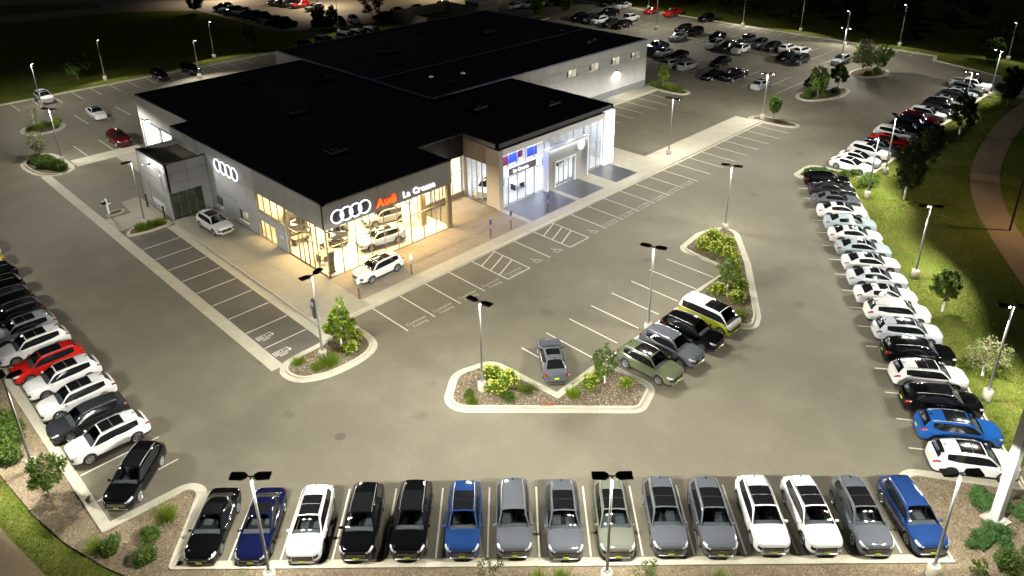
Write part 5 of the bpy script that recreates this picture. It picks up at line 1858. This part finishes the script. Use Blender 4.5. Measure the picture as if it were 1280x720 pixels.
car('suv', 'white', 7.2, 8.3, 170, 'white SUV on show behind the front glass', 'cars inside the showrooms', 0, 2, 'rings', z=0.14)
car('suv', 'silver', 10.4, 11.9, 165, 'silver SUV on show in the second rank under the red letters', 'cars inside the showrooms', 0, 2, 'rings', z=0.14)
car('suv', 'darkgray', 5.2, 12.4, 235, 'dark car on show behind the ring sign', 'cars inside the showrooms', 0, 2, 'rings', z=0.14)
car('suv', 'darkgray', 3.2, 16.6, 250, 'dark car at the back of the lit showroom', 'cars inside the showrooms', 1, 1, 'rings', z=0.14)
car('suv', 'white', 22.6, 9.6, 200, 'white car with black sill inside the east showroom', 'cars inside the showrooms', 1, 1, z=0.14)
car('suv', 'blue', 34.5, 10.5, 200, 'blue car inside the east showroom beyond the portal', 'cars inside the showrooms', 1, 1, z=0.14)

# ---- signs
def ring_sign(name, origin, along, r_, pitch, label, th=.036):
    t = empty(name, origin)
    tag(t, label, 'sign')
    for k in range(4):
        c = k * pitch
        b = MB()
        prof = []
        n = 36
        vs, fs = [], []
        sect = [(r_ - th * 1.6, 0.0), (r_ + th * 1.6, 0.0), (r_ + th * 1.6, .09), (r_ - th * 1.6, .09)]
        for i in range(n):
            a = 2 * math.pi * i / n
            for rr, d in sect:
                h, v = c + rr * math.cos(a), rr * math.sin(a)
                vs.append((h, -d - .002 * k, v) if along == 'x' else (-d - .002 * k, -h, v))
        for i in range(n):
            j = (i + 1) % n
            for q in range(4):
                w_ = (q + 1) % 4
                fs.append((i * 4 + q, j * 4 + q, j * 4 + w_, i * 4 + w_))
        b.poly(vs, fs)
        b.build('ring', 'sign_white', t)
        b = MB()
        disc = [(c + (r_ + .14) * math.cos(2 * math.pi * i / 32), (r_ + .14) * math.sin(2 * math.pi * i / 32)) for i in range(32)]
        b.poly([(h, .035 + .001 * k, v) if along == 'x' else (.035 + .001 * k, -h, v) for h, v in disc], [tuple(range(32))])
        b.build('backing_disc', 'halo', t)
    return t
ring_sign('ring_sign', (1.42, 5.97, 5.78), 'x', .60, .93, 'sign of four white lit rings on the dark front fascia')
ring_sign('ring_sign', (0.09, 25.25, 5.60), 'y', .66, 1.18, 'sign of four white lit rings on the grey side wall')
def letter_sign(body, x, z, y, size, mats, label, sx=1.0, depth=.05, bold=.012, back=None):
    t = empty('letter_sign', (x, y, z))
    tag(t, label, 'sign')
    cx = 0.0
    for ch in body:
        if ch == ' ':
            cx += size * .32 * sx
            continue
        me = text_mesh(ch, size, depth, bold, 'LEFT')
        me.materials.append(M[mats[0]])
        xs = [v.co.x for v in me.vertices]
        w_ = max(xs) - min(xs)
        for v in me.vertices:
            v.co.x -= min(xs)
        o = link('letter', me, t, (cx, 0, 0))
        o.rotation_euler = (R(90), 0, 0)
        o.scale = (sx, 1, 1)
        if len(mats) > 1:
            me2 = text_mesh(ch, size, .01, bold + .05, 'LEFT')
            me2.materials.append(M[mats[1]])
            x2 = min(v.co.x for v in me2.vertices)
            for v in me2.vertices:
                v.co.x -= x2 + .05
            o2 = link('letter_glow', me2, o, (0, 0, -depth * .6))
        cx += (w_ + size * .10) * sx
    return t
letter_sign('Audi', 5.50, 5.22, 5.93, 1.02, ['sign_amber', 'sign_red'], 'red and amber lit channel letters on the dark fascia beside the rings', 1.05)
letter_sign('La Crosse', 8.45, 5.22, 5.93, .86, ['sign_white'], 'white lit channel letters along the east end of the dark fascia', .97)
t = empty('name_panel', (21.4, 5.36, 3.6))
tag(t, 'small grey panel with white lit letters on the east showroom glass', 'sign')
MB().box(0, 4.15, 0, .1, 0, .80).build('panel', 'sign_panel', t)
for bxs in ((-.05, 0, -.02, .12, -.06, .86), (4.15, 4.2, -.02, .12, -.06, .86), (0, 4.15, -.02, .12, .80, .86)):
    MB().box(*bxs).build('panel_trim', 'sign_white', t)
t2 = letter_sign('La Crosse', 22.1, 3.80, 5.30, .52, ['sign_white'], 'x', .95, .03, .008)
for ch in list(t2.children):
    ch.parent = t
    ch.location = (ch.location.x + .65, -.07, .22)
bpy.data.objects.remove(t2)
t = empty('round_emblem', (32.75, 5.18, 4.12))
tag(t, 'round white lit emblem on the grey entrance portal', 'sign')
b = MB()
b.lathe([(0, .0), (.60, .0), (.60, -.05), (.56, -.08), (0, -.08)], 32, axis='y')
b.build('disc', 'sign_white', t, smooth=40)
b = MB()
ring = [(.46 * math.cos(a), -.10, .46 * math.sin(a)) for a in np.linspace(0, 2 * math.pi, 33)]
b.tube(ring, .03, 5, cap=False)
for s_ in (-1, 1):
    b.tube([(s_ * .20, -.10, .40), (0, -.10, .02)], .032, 5)
    b.tube([(s_ * .40, -.10, .20), (s_ * .19, -.10, -.36), (0, -.10, -.02)], .032, 5)
b.build('emblem_line', 'sign_plate', t)
# ------------------------------------------------------------------ plaza signs, bollards, chargers, boxes
for i, (x, y) in enumerate([(0.05, 1.6), (5.6, 1.65), (15.2, 1.65), (17.9, 1.6), (23.3, 1.6)]):
    t = empty('sign_post', (x, y, .13))
    tag(t, 'brown bollard post with small parking sign, %s from the west along the front walk' % ORD[i], 'sign post', 'sign posts along the front walk')
    b = MB()
    b.tube([(0, 0, 0), (0, 0, 1.0)], .085, 12)
    b.build('bollard', 'post_brown', t, smooth=40)
    MB().tube([(0, 0, 1.0), (0, 0, 2.0)], .03, 6).build('post', 'brushed', t)
    MB().box(-.15, .15, -.04, -.02, 1.45, 1.95).build('sign_plate', 'sign_plate' if i < 2 else 'sign_blue', t)
t = empty('charging_station', (-4.1, 1.7, .13))
tag(t, 'dark electric car charging station behind the lamp at the plaza corner', 'charger')
MB().cbox(-.14, .14, -.2, .2, 0, 1.75, .04).build('housing', 'charger_body', t)
b = MB()
b.tube([(.0, -.22, 1.4), (-.05, -.42, 1.0), (.0, -.40, .5), (.03, -.25, .8)], .025, 6)
b.build('cable', 'black_metal', t)
b = MB()
b.tube([(.0, .22, 1.4), (-.05, .42, 1.0), (.0, .40, .5), (.03, .25, .8)], .025, 6)
b.build('cable', 'black_metal', t)
MB().box(-.145, -.14, -.12, .12, 1.15, 1.5).build('screen', 'sign_plate', t)
MB().box(-.3, .3, -.35, .35, -.02, .02).build('footing', 'lamp_base', t)
t = empty('menu_post', (-8.25, 34.4, .1))
tag(t, 'white post with dark drop box arm on the small oval island', 'drop box')
MB().cbox(-.09, .09, -.09, .09, 0, 1.7, .01).build('post', 'white_frame', t)
MB().cbox(-.5, -.08, -.2, .2, 1.15, 1.5, .03).build('box', 'black_metal', t)
MB().cbox(-.6, .4, -.05, .05, 1.05, 1.13, .01).build('cross_arm', 'white_frame', t)
# utility enclosure behind the building
t = empty('utility_enclosure', (0, 0, 0))
tag(t, 'pale walled utility enclosure with flat shed behind the black roof', 'enclosure')
for bxs in ((74, 90, 94.3, 94.6, 0, 2.2), (74, 74.3, 82.5, 94.3, 0, 2.2), (89.7, 90, 84, 94.3, 0, 2.2)):
    MB().box(*bxs).build('wall', 'brick_far', t)
MB().box(90.4, 96.5, 84, 88.5, 0, 2.8).build('shed', 'brick_far', t)
MB().box(90.2, 96.7, 83.8, 88.7, 2.8, 3.0).build('shed_roof', 'wall_light', t)

# ------------------------------------------------------------------ plants
def leaf_cloud(b, centres, n, size, seed, flat=0.0, squash=1.0, shell=0.0):
    """n small bent leaves spread round the given (centre, radius) clumps"""
    rg = np.random.default_rng(seed)
    cs = np.array([c for c, r in centres], float)
    rs = np.array([r for c, r in centres], float)
    w = rs ** 2
    ids = rg.choice(len(cs), n, p=w / w.sum())
    d = rg.normal(size=(n, 3))
    d /= np.linalg.norm(d, axis=1)[:, None]
    rad = rs[ids] * np.maximum(shell, rg.random(n) ** (1 / 2.2))
    p = cs[ids] + d * rad[:, None] * np.array([1, 1, squash])
    a = rg.normal(size=(n, 3))
    a[:, 2] *= (1 - flat)
    a += d * 0.4
    a /= np.linalg.norm(a, axis=1)[:, None]
    t = np.cross(a, rg.normal(size=(n, 3)))
    t /= np.linalg.norm(t, axis=1)[:, None]
    s = size * rg.uniform(.6, 1.35, n)[:, None]
    nn = np.cross(a, t)
    v0, v1 = p - a * s, p + a * s
    v2, v3 = p + t * s * .5 + nn * s * .12, p - t * s * .5 + nn * s * .12
    V = np.stack([v0, v2, v1, v3], 1).reshape(-1, 3)
    base = len(b.v)
    b.v += [tuple(q) for q in V.tolist()]
    b.f += [(base + 4 * i, base + 4 * i + 1, base + 4 * i + 2, base + 4 * i + 3) for i in range(n)]
    b.m += [0] * n

def tree(x, y, h, r, label, leafmat='leaf', n=2600, leaf=.13, clear=.22, shape='round', seed=1, bark='bark', trunk=.07, guard=False, dens=26, z=0.0, group='lot trees'):
    rg = random.Random(seed)
    t = empty('tree', (x, y, z), rg.uniform(0, 6))
    tag(t, label, 'tree', group)
    b = MB()
    top = h * .9
    lean = [(rg.uniform(-.04, .04) * h, rg.uniform(-.04, .04) * h) for _ in range(4)]
    tp = [(0, 0, 0), (lean[0][0] * .4, lean[0][1] * .4, h * .3), (lean[1][0], lean[1][1], h * .6), (lean[2][0], lean[2][1], top)]
    b.tube(tp, [trunk, trunk * .8, trunk * .5, trunk * .15], 8)
    clumps = []
    for k in range(dens):
        f = clear + (1 - clear) * (k + rg.random()) / dens
        zc = f * h
        g_ = (f - clear) / (1 - clear)
        if shape == 'cone':
            rr = r * (1 - g_) ** .75 + .08 * r
        elif shape == 'column':
            rr = r * (.65 + .35 * math.sin(math.pi * min(1, g_ * 1.1)))
        else:
            rr = r * math.sin(math.pi * (.12 + .83 * g_)) ** .7
        a = k * 2.4 + rg.uniform(-.5, .5)
        q = rg.uniform(.45, .95) * rr
        fx = np.interp(zc, [p[2] for p in tp], [p[0] for p in tp])
        fy = np.interp(zc, [p[2] for p in tp], [p[1] for p in tp])
        c = (fx + math.cos(a) * q, fy + math.sin(a) * q, zc)
        zz = max(clear * h * .8, zc - q * .7)
        b.tube([(fx, fy, zz), ((fx + c[0]) / 2, (fy + c[1]) / 2, (zz + zc) / 2 + .03 * h), c], [trunk * .28, trunk * .2, trunk * .07], 5)
        clumps.append((c, rr * rg.uniform(.26, .46)))
    b.build('trunk', bark, t)
    cb = MB()
    leaf_cloud(cb, clumps, n, leaf, seed)
    cb.build('crown', leafmat, t)
    if guard:
        g2 = MB()
        g2.tube([(0, 0, .02), (0, 0, h * .26)], trunk * 1.25, 8)
        g2.build('trunk_guard', 'tree_guard', t)
    return t
tree(-4.8, -3.0, 4.3, 1.15, 'bright green young tree on the island at the showroom corner', 'leaf_bright', 2600, .12, .3, 'cone', 3, 'bark_pale', guard=True, z=.1)
tree(5.4, -20.0, 2.9, .85, 'thin young tree on the central island beside the olive SUV', 'leaf', 900, .10, .35, 'column', 5, 'bark_pale', .045, True, z=.1)
tree(21.6, -20.0, 3.6, .95, 'sparse young tree between the round shrubs behind the two tone van', 'leaf', 1300, .11, .3, 'round', 8, 'bark_pale', .045, True, z=.1)
tree(7.8, 93.2, 5.2, 2.1, 'round green tree on the dark lawn behind the north west kerb', 'leaf', 3200, .17, .25, 'round', 9, z=-.06)
tree(-8.2, 56.8, 3.6, 1.1, 'pale thin tree over the bright green ground cover', 'leaf_pale', 700, .12, .3, 'round', 11, 'bark_pale', .05, True, z=.1)
tree(-5.0, 70.6, 3.0, .9, 'nearly bare sapling on the oval island', 'leaf_pale', 260, .11, .3, 'round', 12, 'bark_pale', .04, z=.1)
tree(-25.0, -3.4, 2.9, 1.0, 'young leafy tree in the bed beside the white west kerb car', 'leaf', 1500, .11, .3, 'round', 13, z=.03)
tree(68.6 - 2.3, -0.9, 3.6, 1.0, 'dense little tree on the tip of the long walk island', 'leaf', 1700, .14, .3, 'round', 14, z=.1)
tree(80.6, -.6, 4.6, 1.5, 'leafy tree on the eastern island before the black car', 'leaf', 1900, .17, .25, 'column', 15, z=.1)
tree(86.0, -1.2, 4.2, 1.2, 'round topped tree at the outer end of the eastern island', 'leaf', 1900, .17, .35, 'round', 16, z=.1)
tree(98.6, .2, 5.6, 2.0, 'large leafy tree on the farther eastern island', 'leaf_pale', 2500, .19, .25, 'round', 17, z=.1)
tree(101.6, -1.6, 4.4, 1.5, 'darker tree beside the large one on the farther eastern island', 'leaf', 1700, .18, .25, 'round', 18, z=.1)
tree(69.6, 19.5, 3.9, 1.1, 'thin tree on the island beside the service wing', 'leaf_bright', 900, .15, .3, 'round', 19, z=.1)
tree(51.6, -23.4, 6.4, 1.6, 'tall dark tree on the lawn nearest to the white sedans', 'leaf_dark', 2100, .18, .22, 'round', 20, trunk=.1, guard=True, dens=44, z=-.06)
tree(31.4, -33.6, 3.7, 1.1, 'small fresh green tree on the lawn right of the white kerb row', 'leaf', 1700, .13, .32, 'round', 21, guard=True, z=-.06)
tree(24.6, -38.4, 3.1, 1.35, 'grey brown leafless looking small tree beside the lawn lamp', 'leaf_pale', 900, .09, .28, 'round', 22, guard=True, z=-.06)
tree(95.0, -22.0, 5.8, 1.7, 'dark tree at the end of the far kerb row', 'leaf_dark', 3200, .24, .2, 'round', 23, trunk=.1, z=-.06)
tree(77.4, -21.0, 5.8, 1.5, 'dark tree with pale stake behind the far kerb row', 'leaf_dark', 1900, .2, .22, 'round', 24, trunk=.1, guard=True, z=-.06)
tree(62.5, -22.0, 5.6, 1.5, 'dark tree in the line behind the far kerb row', 'leaf_dark', 1800, .2, .2, 'round', 26, trunk=.1, dens=40, z=-.06)
tree(121.5, -13.0, 4.2, 1.8, 'low bushy tree on the bright lawn by the exit', 'leaf', 1500, .22, .15, 'round', 27, z=-.06)
tree(38.4, 92.4, 4.8, 1.5, 'small round tree on the dark lawn near the rear wing', 'leaf', 1900, .19, .28, 'round', 28, z=-.06)
for i, (x, y, h_, r_, lf, lab) in enumerate([(71.0, 98.0, 9.5, 2.8, 'leaf_dark', 'big dark evergreen behind the roof'), (57.4, 97.6, 5.2, 1.5, 'leaf_dark', 'left one of two small trees behind the roof edge'), (59.8, 96.6, 5.0, 1.4, 'leaf_dark', 'right one of two small trees behind the roof edge'), (97.2, 71.8, 5.2, 1.6, 'leaf_bright', 'bright green tree on the island beyond the roof'), (105, 70.5, 4.6, 1.7, 'leaf_bright', 'yellow green tree at the top edge beyond the roof'), (48.5, 138, 5, 2.2, 'leaf', 'dim tree at the corner of the far street'), (94.5, 90.5, 5, 1.8, 'leaf_bright', 'yellow green tree beside the utility shed')]):
    tree(x, y, h_, r_, lab, lf, 1900, .24, .2, 'column' if i == 0 else 'round', 40 + i, z=0)

_shrub = {}
def shrub_mesh(kind, v):
    if (kind, v) in _shrub:
        return _shrub[(kind, v)]
    rg = random.Random(v * 7 + len(kind))
    out = []
    b = MB()
    if kind == 'flower':
        cl = [((rg.uniform(-.35, .35), rg.uniform(-.35, .35), rg.uniform(.25, .55)), rg.uniform(.3, .42)) for _ in range(9)]
        leaf_cloud(b, cl, 1100, .075, v, shell=.5)
        out.append(('foliage', b.mesh('foliage', 'leaf_bright')))
        f = MB()
        for k in range(46):
            a, e = rg.uniform(0, 6.28), rg.uniform(.05, 1.45)
            c = (math.cos(a) * math.cos(e) * .68, math.sin(a) * math.cos(e) * .68, .36 + math.sin(e) * .56)
            s_ = rg.uniform(.05, .085)
            f.ball(c, s_, s_, s_ * .75, 6, 4)
        out.append(('blossom', f.mesh('blossom', 'blossom', 60)))
    elif kind == 'round':
        cl = [((rg.uniform(-.3, .3), rg.uniform(-.3, .3), rg.uniform(.2, .42)), rg.uniform(.28, .4)) for _ in range(9)]
        leaf_cloud(b, cl, 1500, .06, v, shell=.6)
        out.append(('foliage', b.mesh('foliage', 'leaf')))
    elif kind == 'juniper':
        cl = [((rg.uniform(-.6, .6), rg.uniform(-.5, .5), rg.uniform(.1, .3)), rg.uniform(.25, .42)) for _ in range(12)]
        leaf_cloud(b, cl, 2000, .065, v, squash=.6, shell=.4)
        out.append(('foliage', b.mesh('foliage', 'leaf_bluegreen')))
    else:
        vs, fs = [], []
        for k in range(220):
            a, r_ = rg.uniform(0, 6.28), rg.uniform(0, .3)
            px, py = math.cos(a) * r_, math.sin(a) * r_
            o_ = rg.uniform(.05, .35)
            hgt = rg.uniform(.25, .55)
            w_ = .014
            n0 = len(vs)
            vs += [(px - w_, py, 0), (px + w_, py, 0), (px + math.cos(a) * o_, py + math.sin(a) * o_, hgt)]
            fs.append((n0, n0 + 1, n0 + 2))
        b.poly(vs, fs)
        out.append(('blades', b.mesh('blades', 'leaf_bright')))
    _shrub[(kind, v)] = out
    return out
def shrub(kind, x, y, s, label, z=.1, group=None):
    t = empty({'flower': 'flowering_shrub', 'round': 'shrub', 'juniper': 'juniper', 'grass': 'grass_tuft'}[kind], (x, y, z), random.uniform(0, 6))
    t.scale = (s, s, s * random.uniform(.9, 1.1))
    tag(t, label, {'grass': 'grass tuft'}.get(kind, 'shrub'), group)
    for nm, me in shrub_mesh(kind, random.randrange(3)):
        link(nm, me, t)
G1 = 'yellow flowering shrubs on the islands'
for i, (x, y) in enumerate([(.3, -13.9), (.7, -15.3), (-.6, -15.3)]):
    shrub('flower', x, y, 1.15, 'yellow flowering shrub near the central island lamp, %s' % ['farthest from the camera', 'on the right', 'nearest to the camera'][i], group=G1)
shrub('round', -.35, -16.3, .9, 'dark green round shrub in front of the flowering ones at the lamp', group=G1)
shrub('round', -2.0, -14.3, .8, 'small green shrub at the west tip of the central island')
shrub('grass', -2.4, -14.9, 1.2, 'grass tuft at the very west end of the central island')
shrub('grass', 1.0, -16.6, 2.0, 'grass tuft halfway along the central island')
shrub('flower', 4.3, -19.5, 1.05, 'flowering shrub at the notch of the central island left of its tree', group=G1)
shrub('flower', 5.9, -19.3, .9, 'flowering shrub behind the central island tree', group=G1)
shrub('flower', 6.1, -21.3, .8, 'flowering shrub at the east end of the central island', group=G1)
shrub('grass', 2.8, -19.3, 1.4, 'grass tuft left of the notch shrub on the central island')
for i, (x, y, s_) in enumerate([(27.3, -14.3, 1.35), (29.2, -14.0, 1.35), (27.4, -15.7, 1.35), (29.0, -15.6, 1.3), (27.3, -17.0, 1.2), (25.8, -18.2, 1.0), (21.2, -19.4, 1.2), (21.0, -21.2, 1.15), (23.0, -20.3, 1.15), (23.9, -18.9, 1.0)]):
    shrub('flower', x, y, s_, 'yellow green round shrub on the triangular island, %s counted from its far tip' % ORD[i], group=G1)
shrub('grass', 19.4, -22.4, 1.5, 'grass tuft at the near corner of the triangular island')
shrub('flower', -4.7, -4.1, 1.0, 'yellow flowering shrub under the corner tree, nearer to the camera', group=G1)
shrub('flower', -3.7, -3.2, 1.0, 'yellow flowering shrub under the corner tree, nearer to the customer bays', group=G1)
for i, (x, y, s_) in enumerate([(-6.7, -4.3, 2.1), (-8.2, -2.6, 1.4), (-7.6, -4.2, 1.2)]):
    shrub('grass', x, y, s_, 'grass tuft on the showroom corner island, %s in size' % ['largest', 'second', 'smallest'][i])
for i, (x, y, s_) in enumerate([(-23.8, -9.9, 1.15), (-22.3, -10.7, 1.1), (-22.9, -11.8, 1.15)]):
    shrub('round', x, y, s_, 'round green shrub in the west corner bed, %s of three' % ['left', 'right', 'nearest'][i], z=.03, group='round shrubs in the west corner bed')
shrub('grass', -21.0, -9.9, 1.8, 'yellowish grass tuft in the tip of the west corner bed', z=.03)
shrub('grass', -24.4, -9.2, 1.6, 'dry grass tuft left of the corner bed shrubs', z=.03)
for i, (x, y, s_) in enumerate([(-25.4, 3.4, 1.7), (-24.8, 4.6, 1.5), (-25.7, 1.7, 1.5), (-25.0, 6.2, 1.4), (-26.1, 4.9, 1.4), (-25.5, 8.0, 1.3)]):
    shrub('round', x, y, s_, 'dense green shrub in the west kerb bed, %s counted up from the lamp' % ORD[i], z=.03, group='dense shrubs in the west bed')
for i, (x, y, s_) in enumerate([(12.0, -42.0, 1.25), (12.4, -44.0, 1.3), (8.5, -42.6, .95), (9.6, -43.2, 1.15)]):
    shrub('juniper', x, y, s_, 'low blue green juniper at the sign pylon, %s' % ['above it by the kerb', 'right of it', 'below it on the left', 'just below it'][i], z=.03, group='junipers round the pylon')
shrub('round', 7.9, -44.2, 1.3, 'dark green shrub at the bottom right corner', z=.03)
shrub('round', 9.6, -45.0, 1.1, 'green shrub at the right edge under the junipers', z=.03)
for i, (x, y, s_) in enumerate([(55.8, -15.2, 1.2), (53.4, -16.4, 1.2), (54.6, -17.0, 1.1), (52.4, -18.9, 1.7), (53.8, -19.0, 1.7)]):
    shrub('round', x, y, s_, 'green shrub between the two south kerb rows, %s counted from the lot side' % ORD[i], z=.05, group='shrubs between the kerb rows')
for i, (x, y) in enumerate([(52.0, -13.0), (53.2, -13.4), (52.9, -14.6), (51.6, -13.9)]):
    shrub('juniper', x, y, .95, 'low bright ground cover at the row end island, clump %s from its tip' % ORD[i], z=.05, group='ground cover at the row end')
for i, (x, y, s_) in enumerate([(-8.4, 55.4, 1.7), (-8.2, 53.6, 1.7), (-7.8, 52.2, 1.6), (-8.9, 56.6, 1.4), (-7.3, 51.4, 1.4), (-8.8, 54.2, 1.5)]):
    shrub('round', x, y, s_, 'bright low shrub on the tree island, %s of its dense group' % ORD[i], group='ground cover on the tree island')
for i in range(7):
    shrub('grass', -6.2 + .65 * (i % 4) - 1.2, 28.1 + .35 * (i // 4), 1.3, 'tall grass in the entrance bed, clump %s' % ORD[i], group='grasses in the entrance bed')
for i in range(8):
    shrub('grass', -5.6 + .5 * i, 70.6 + .6 * math.sin(i * 2.0), 1.7, 'dry grass clump on the oval island, %s from the west' % ORD[i], group='dry grasses on the oval island')
for i, (x, y) in enumerate([(79.5, 0.6), (82.0, -1.2), (83.5, .4), (84.8, -1.4), (82.6, 1.2), (80.5, 1.0), (97.8, -1.2), (100.5, -1.4)]):
    shrub('round', x, y, 1.3, 'dark shrub on the eastern islands, %s from the near end' % ORD[i], group='shrubs on the eastern islands')
for i, (x, y) in enumerate([(69.4, 16.4), (69.5, 17.8), (69.6, 21.0), (69.9, 18.6)]):
    shrub('grass', x, y, 2.0, 'grass clump on the service wing island, %s from the near end' % ORD[i], group='grasses on the service island')
def stalky(x, y, s, label, seed):
    tree(x, y, s, s * .42, label, 'leaf_dark' if seed % 2 else 'leaf', 420, .07, .1, 'column', seed, trunk=.02, dens=14, z=.03, group='tall plants at the front kerb')
stalky(-11.3, -25.9, 1.9, 'dark stalky plant before the blue front row SUV', 61)
stalky(-5.9, -31.6, 1.6, 'green stalky plant before the grey front row SUV', 62)
stalky(6.2, -43.3, 1.2, 'small stalky plant beside the corner lamp', 64)
for i, (x, y) in enumerate([(-9.2, -28.2), (-9.6, -27.8), (-20.2, -17.2), (-8.8, -28.6), (-3, -34.4)]):
    shrub('grass', x, y, 1.7, 'grass clump along the front kerb bed, %s in order' % ORD[i], z=.03, group='grass clumps along the front bed')

# ---- loose cover nobody could count
def scatter(name, poly, n, mk, mat, z, seed):
    rg = np.random.default_rng(seed)
    P = np.array(poly)
    lo, hi = P.min(0), P.max(0)
    q = rg.uniform(lo, hi, size=(n * 4, 2))
    x, y = q[:, 0], q[:, 1]
    ins = np.zeros(len(q), bool)
    j = len(P) - 1
    for i in range(len(P)):
        c = ((P[i, 1] > y) != (P[j, 1] > y)) & (x < (P[j, 0] - P[i, 0]) * (y - P[i, 1]) / (P[j, 1] - P[i, 1] + 1e-12) + P[i, 0])
        ins ^= c
        j = i
    q = q[ins][:n]
    V, F = mk(q, z, rg)
    b = MB()
    b.v = [tuple(p) for p in V.tolist()]
    b.f = [tuple(f) for f in F.tolist()]
    b.m = [0] * len(b.f)
    return b.build(name, mat)
def stones(q, z, rg):
    n = len(q)
    s = rg.uniform(.025, .058, n)[:, None]
    a = rg.uniform(0, 6.28, n)
    base = np.stack([q[:, 0], q[:, 1], np.full(n, z)], 1)
    pts = []
    for k in range(4):
        t = a + k * math.pi / 2
        pts.append(base + np.stack([np.cos(t), np.sin(t), np.zeros(n)], 1) * s * rg.uniform(.7, 1.3, n)[:, None])
    pts.append(base + np.stack([rg.normal(0, .3, n), rg.normal(0, .3, n), rg.uniform(.4, .9, n)], 1) * s)
    V = np.stack(pts, 1).reshape(-1, 3)
    k = np.arange(n)[:, None] * 5
    F = np.concatenate([k + np.array([[0, 1, 4]]), k + np.array([[1, 2, 4]]), k + np.array([[2, 3, 4]]), k + np.array([[3, 0, 4]])])
    return V, F
def blades(q, z, rg):
    n = len(q)
    a = rg.uniform(0, 6.28, n)
    h = rg.uniform(.05, .13, n)
    w = .02
    base = np.stack([q[:, 0], q[:, 1], np.full(n, z)], 1)
    d = np.stack([np.cos(a), np.sin(a), np.zeros(n)], 1)
    o = np.stack([-np.sin(a) * .06, np.cos(a) * .06, h], 1)
    V = np.stack([base - d * w, base + d * w, base + o + d * rg.normal(0, .03, n)[:, None]], 1).reshape(-1, 3)
    F = (np.arange(n)[:, None] * 3 + np.array([[0, 1, 2]]))
    return V, F
tag(scatter('gravel', BED, 26000, stones, 'pebble', .03, 1), 'brown stone mulch of the planting beds outside the kerb', 'gravel', kind='stuff')
for isl, n, lab in ((ISL_A, 1500, 'showroom corner'), (ISL_B, 3000, 'central'), (ISL_C, 3200, 'triangular')):
    tag(scatter('gravel', isl, n, stones, 'pebble', .1, n), 'loose stone mulch on the %s island' % lab, 'gravel', kind='stuff')
LAWN = [(16.4, -42.6), (36.3, -28.2), (52.6, -17.4), (55.4, -18.6), (99, -18.6), (99, -22.6), (84, -22.8), (68, -24.8), (57.5, -27.8), (50, -31.4), (43, -35.4), (36, -39.6), (30, -44), (20, -48)]
tag(scatter('grass', LAWN, 90000, blades, 'grass_blade', -.06, 5), 'mown lawn beside the south east kerb rows', 'grass', kind='stuff')
WL = [(-27.2, 14), (-26.9, 6), (-26.5, 0), (-26.1, -4.2), (-25.5, -7.6), (-24.6, -10.6), (-23.2, -14.2), (-20.5, -19.5), (-23.3, -17), (-25.5, -13), (-26.8, -9), (-27.5, -4.5), (-28.1, 3), (-28.3, 14)]
tag(scatter('grass', WL, 9000, blades, 'grass_blade', -.06, 6), 'strip of grass between the west bed and the path', 'grass', kind='stuff')
b = MB()
rg = random.Random(77)
cl = []
for i in range(120):
    yy = rg.uniform(-40, 120)
    cl.append(((128 + rg.uniform(0, 26), yy, rg.uniform(1.0, 6.0)), rg.uniform(1.6, 3.0)))
leaf_cloud(b, cl, 16000, .42, 5)
tag(b.build('woods', 'leaf_dark'), 'dark wood beyond the east kerb reading as one mass', 'woods', kind='stuff')
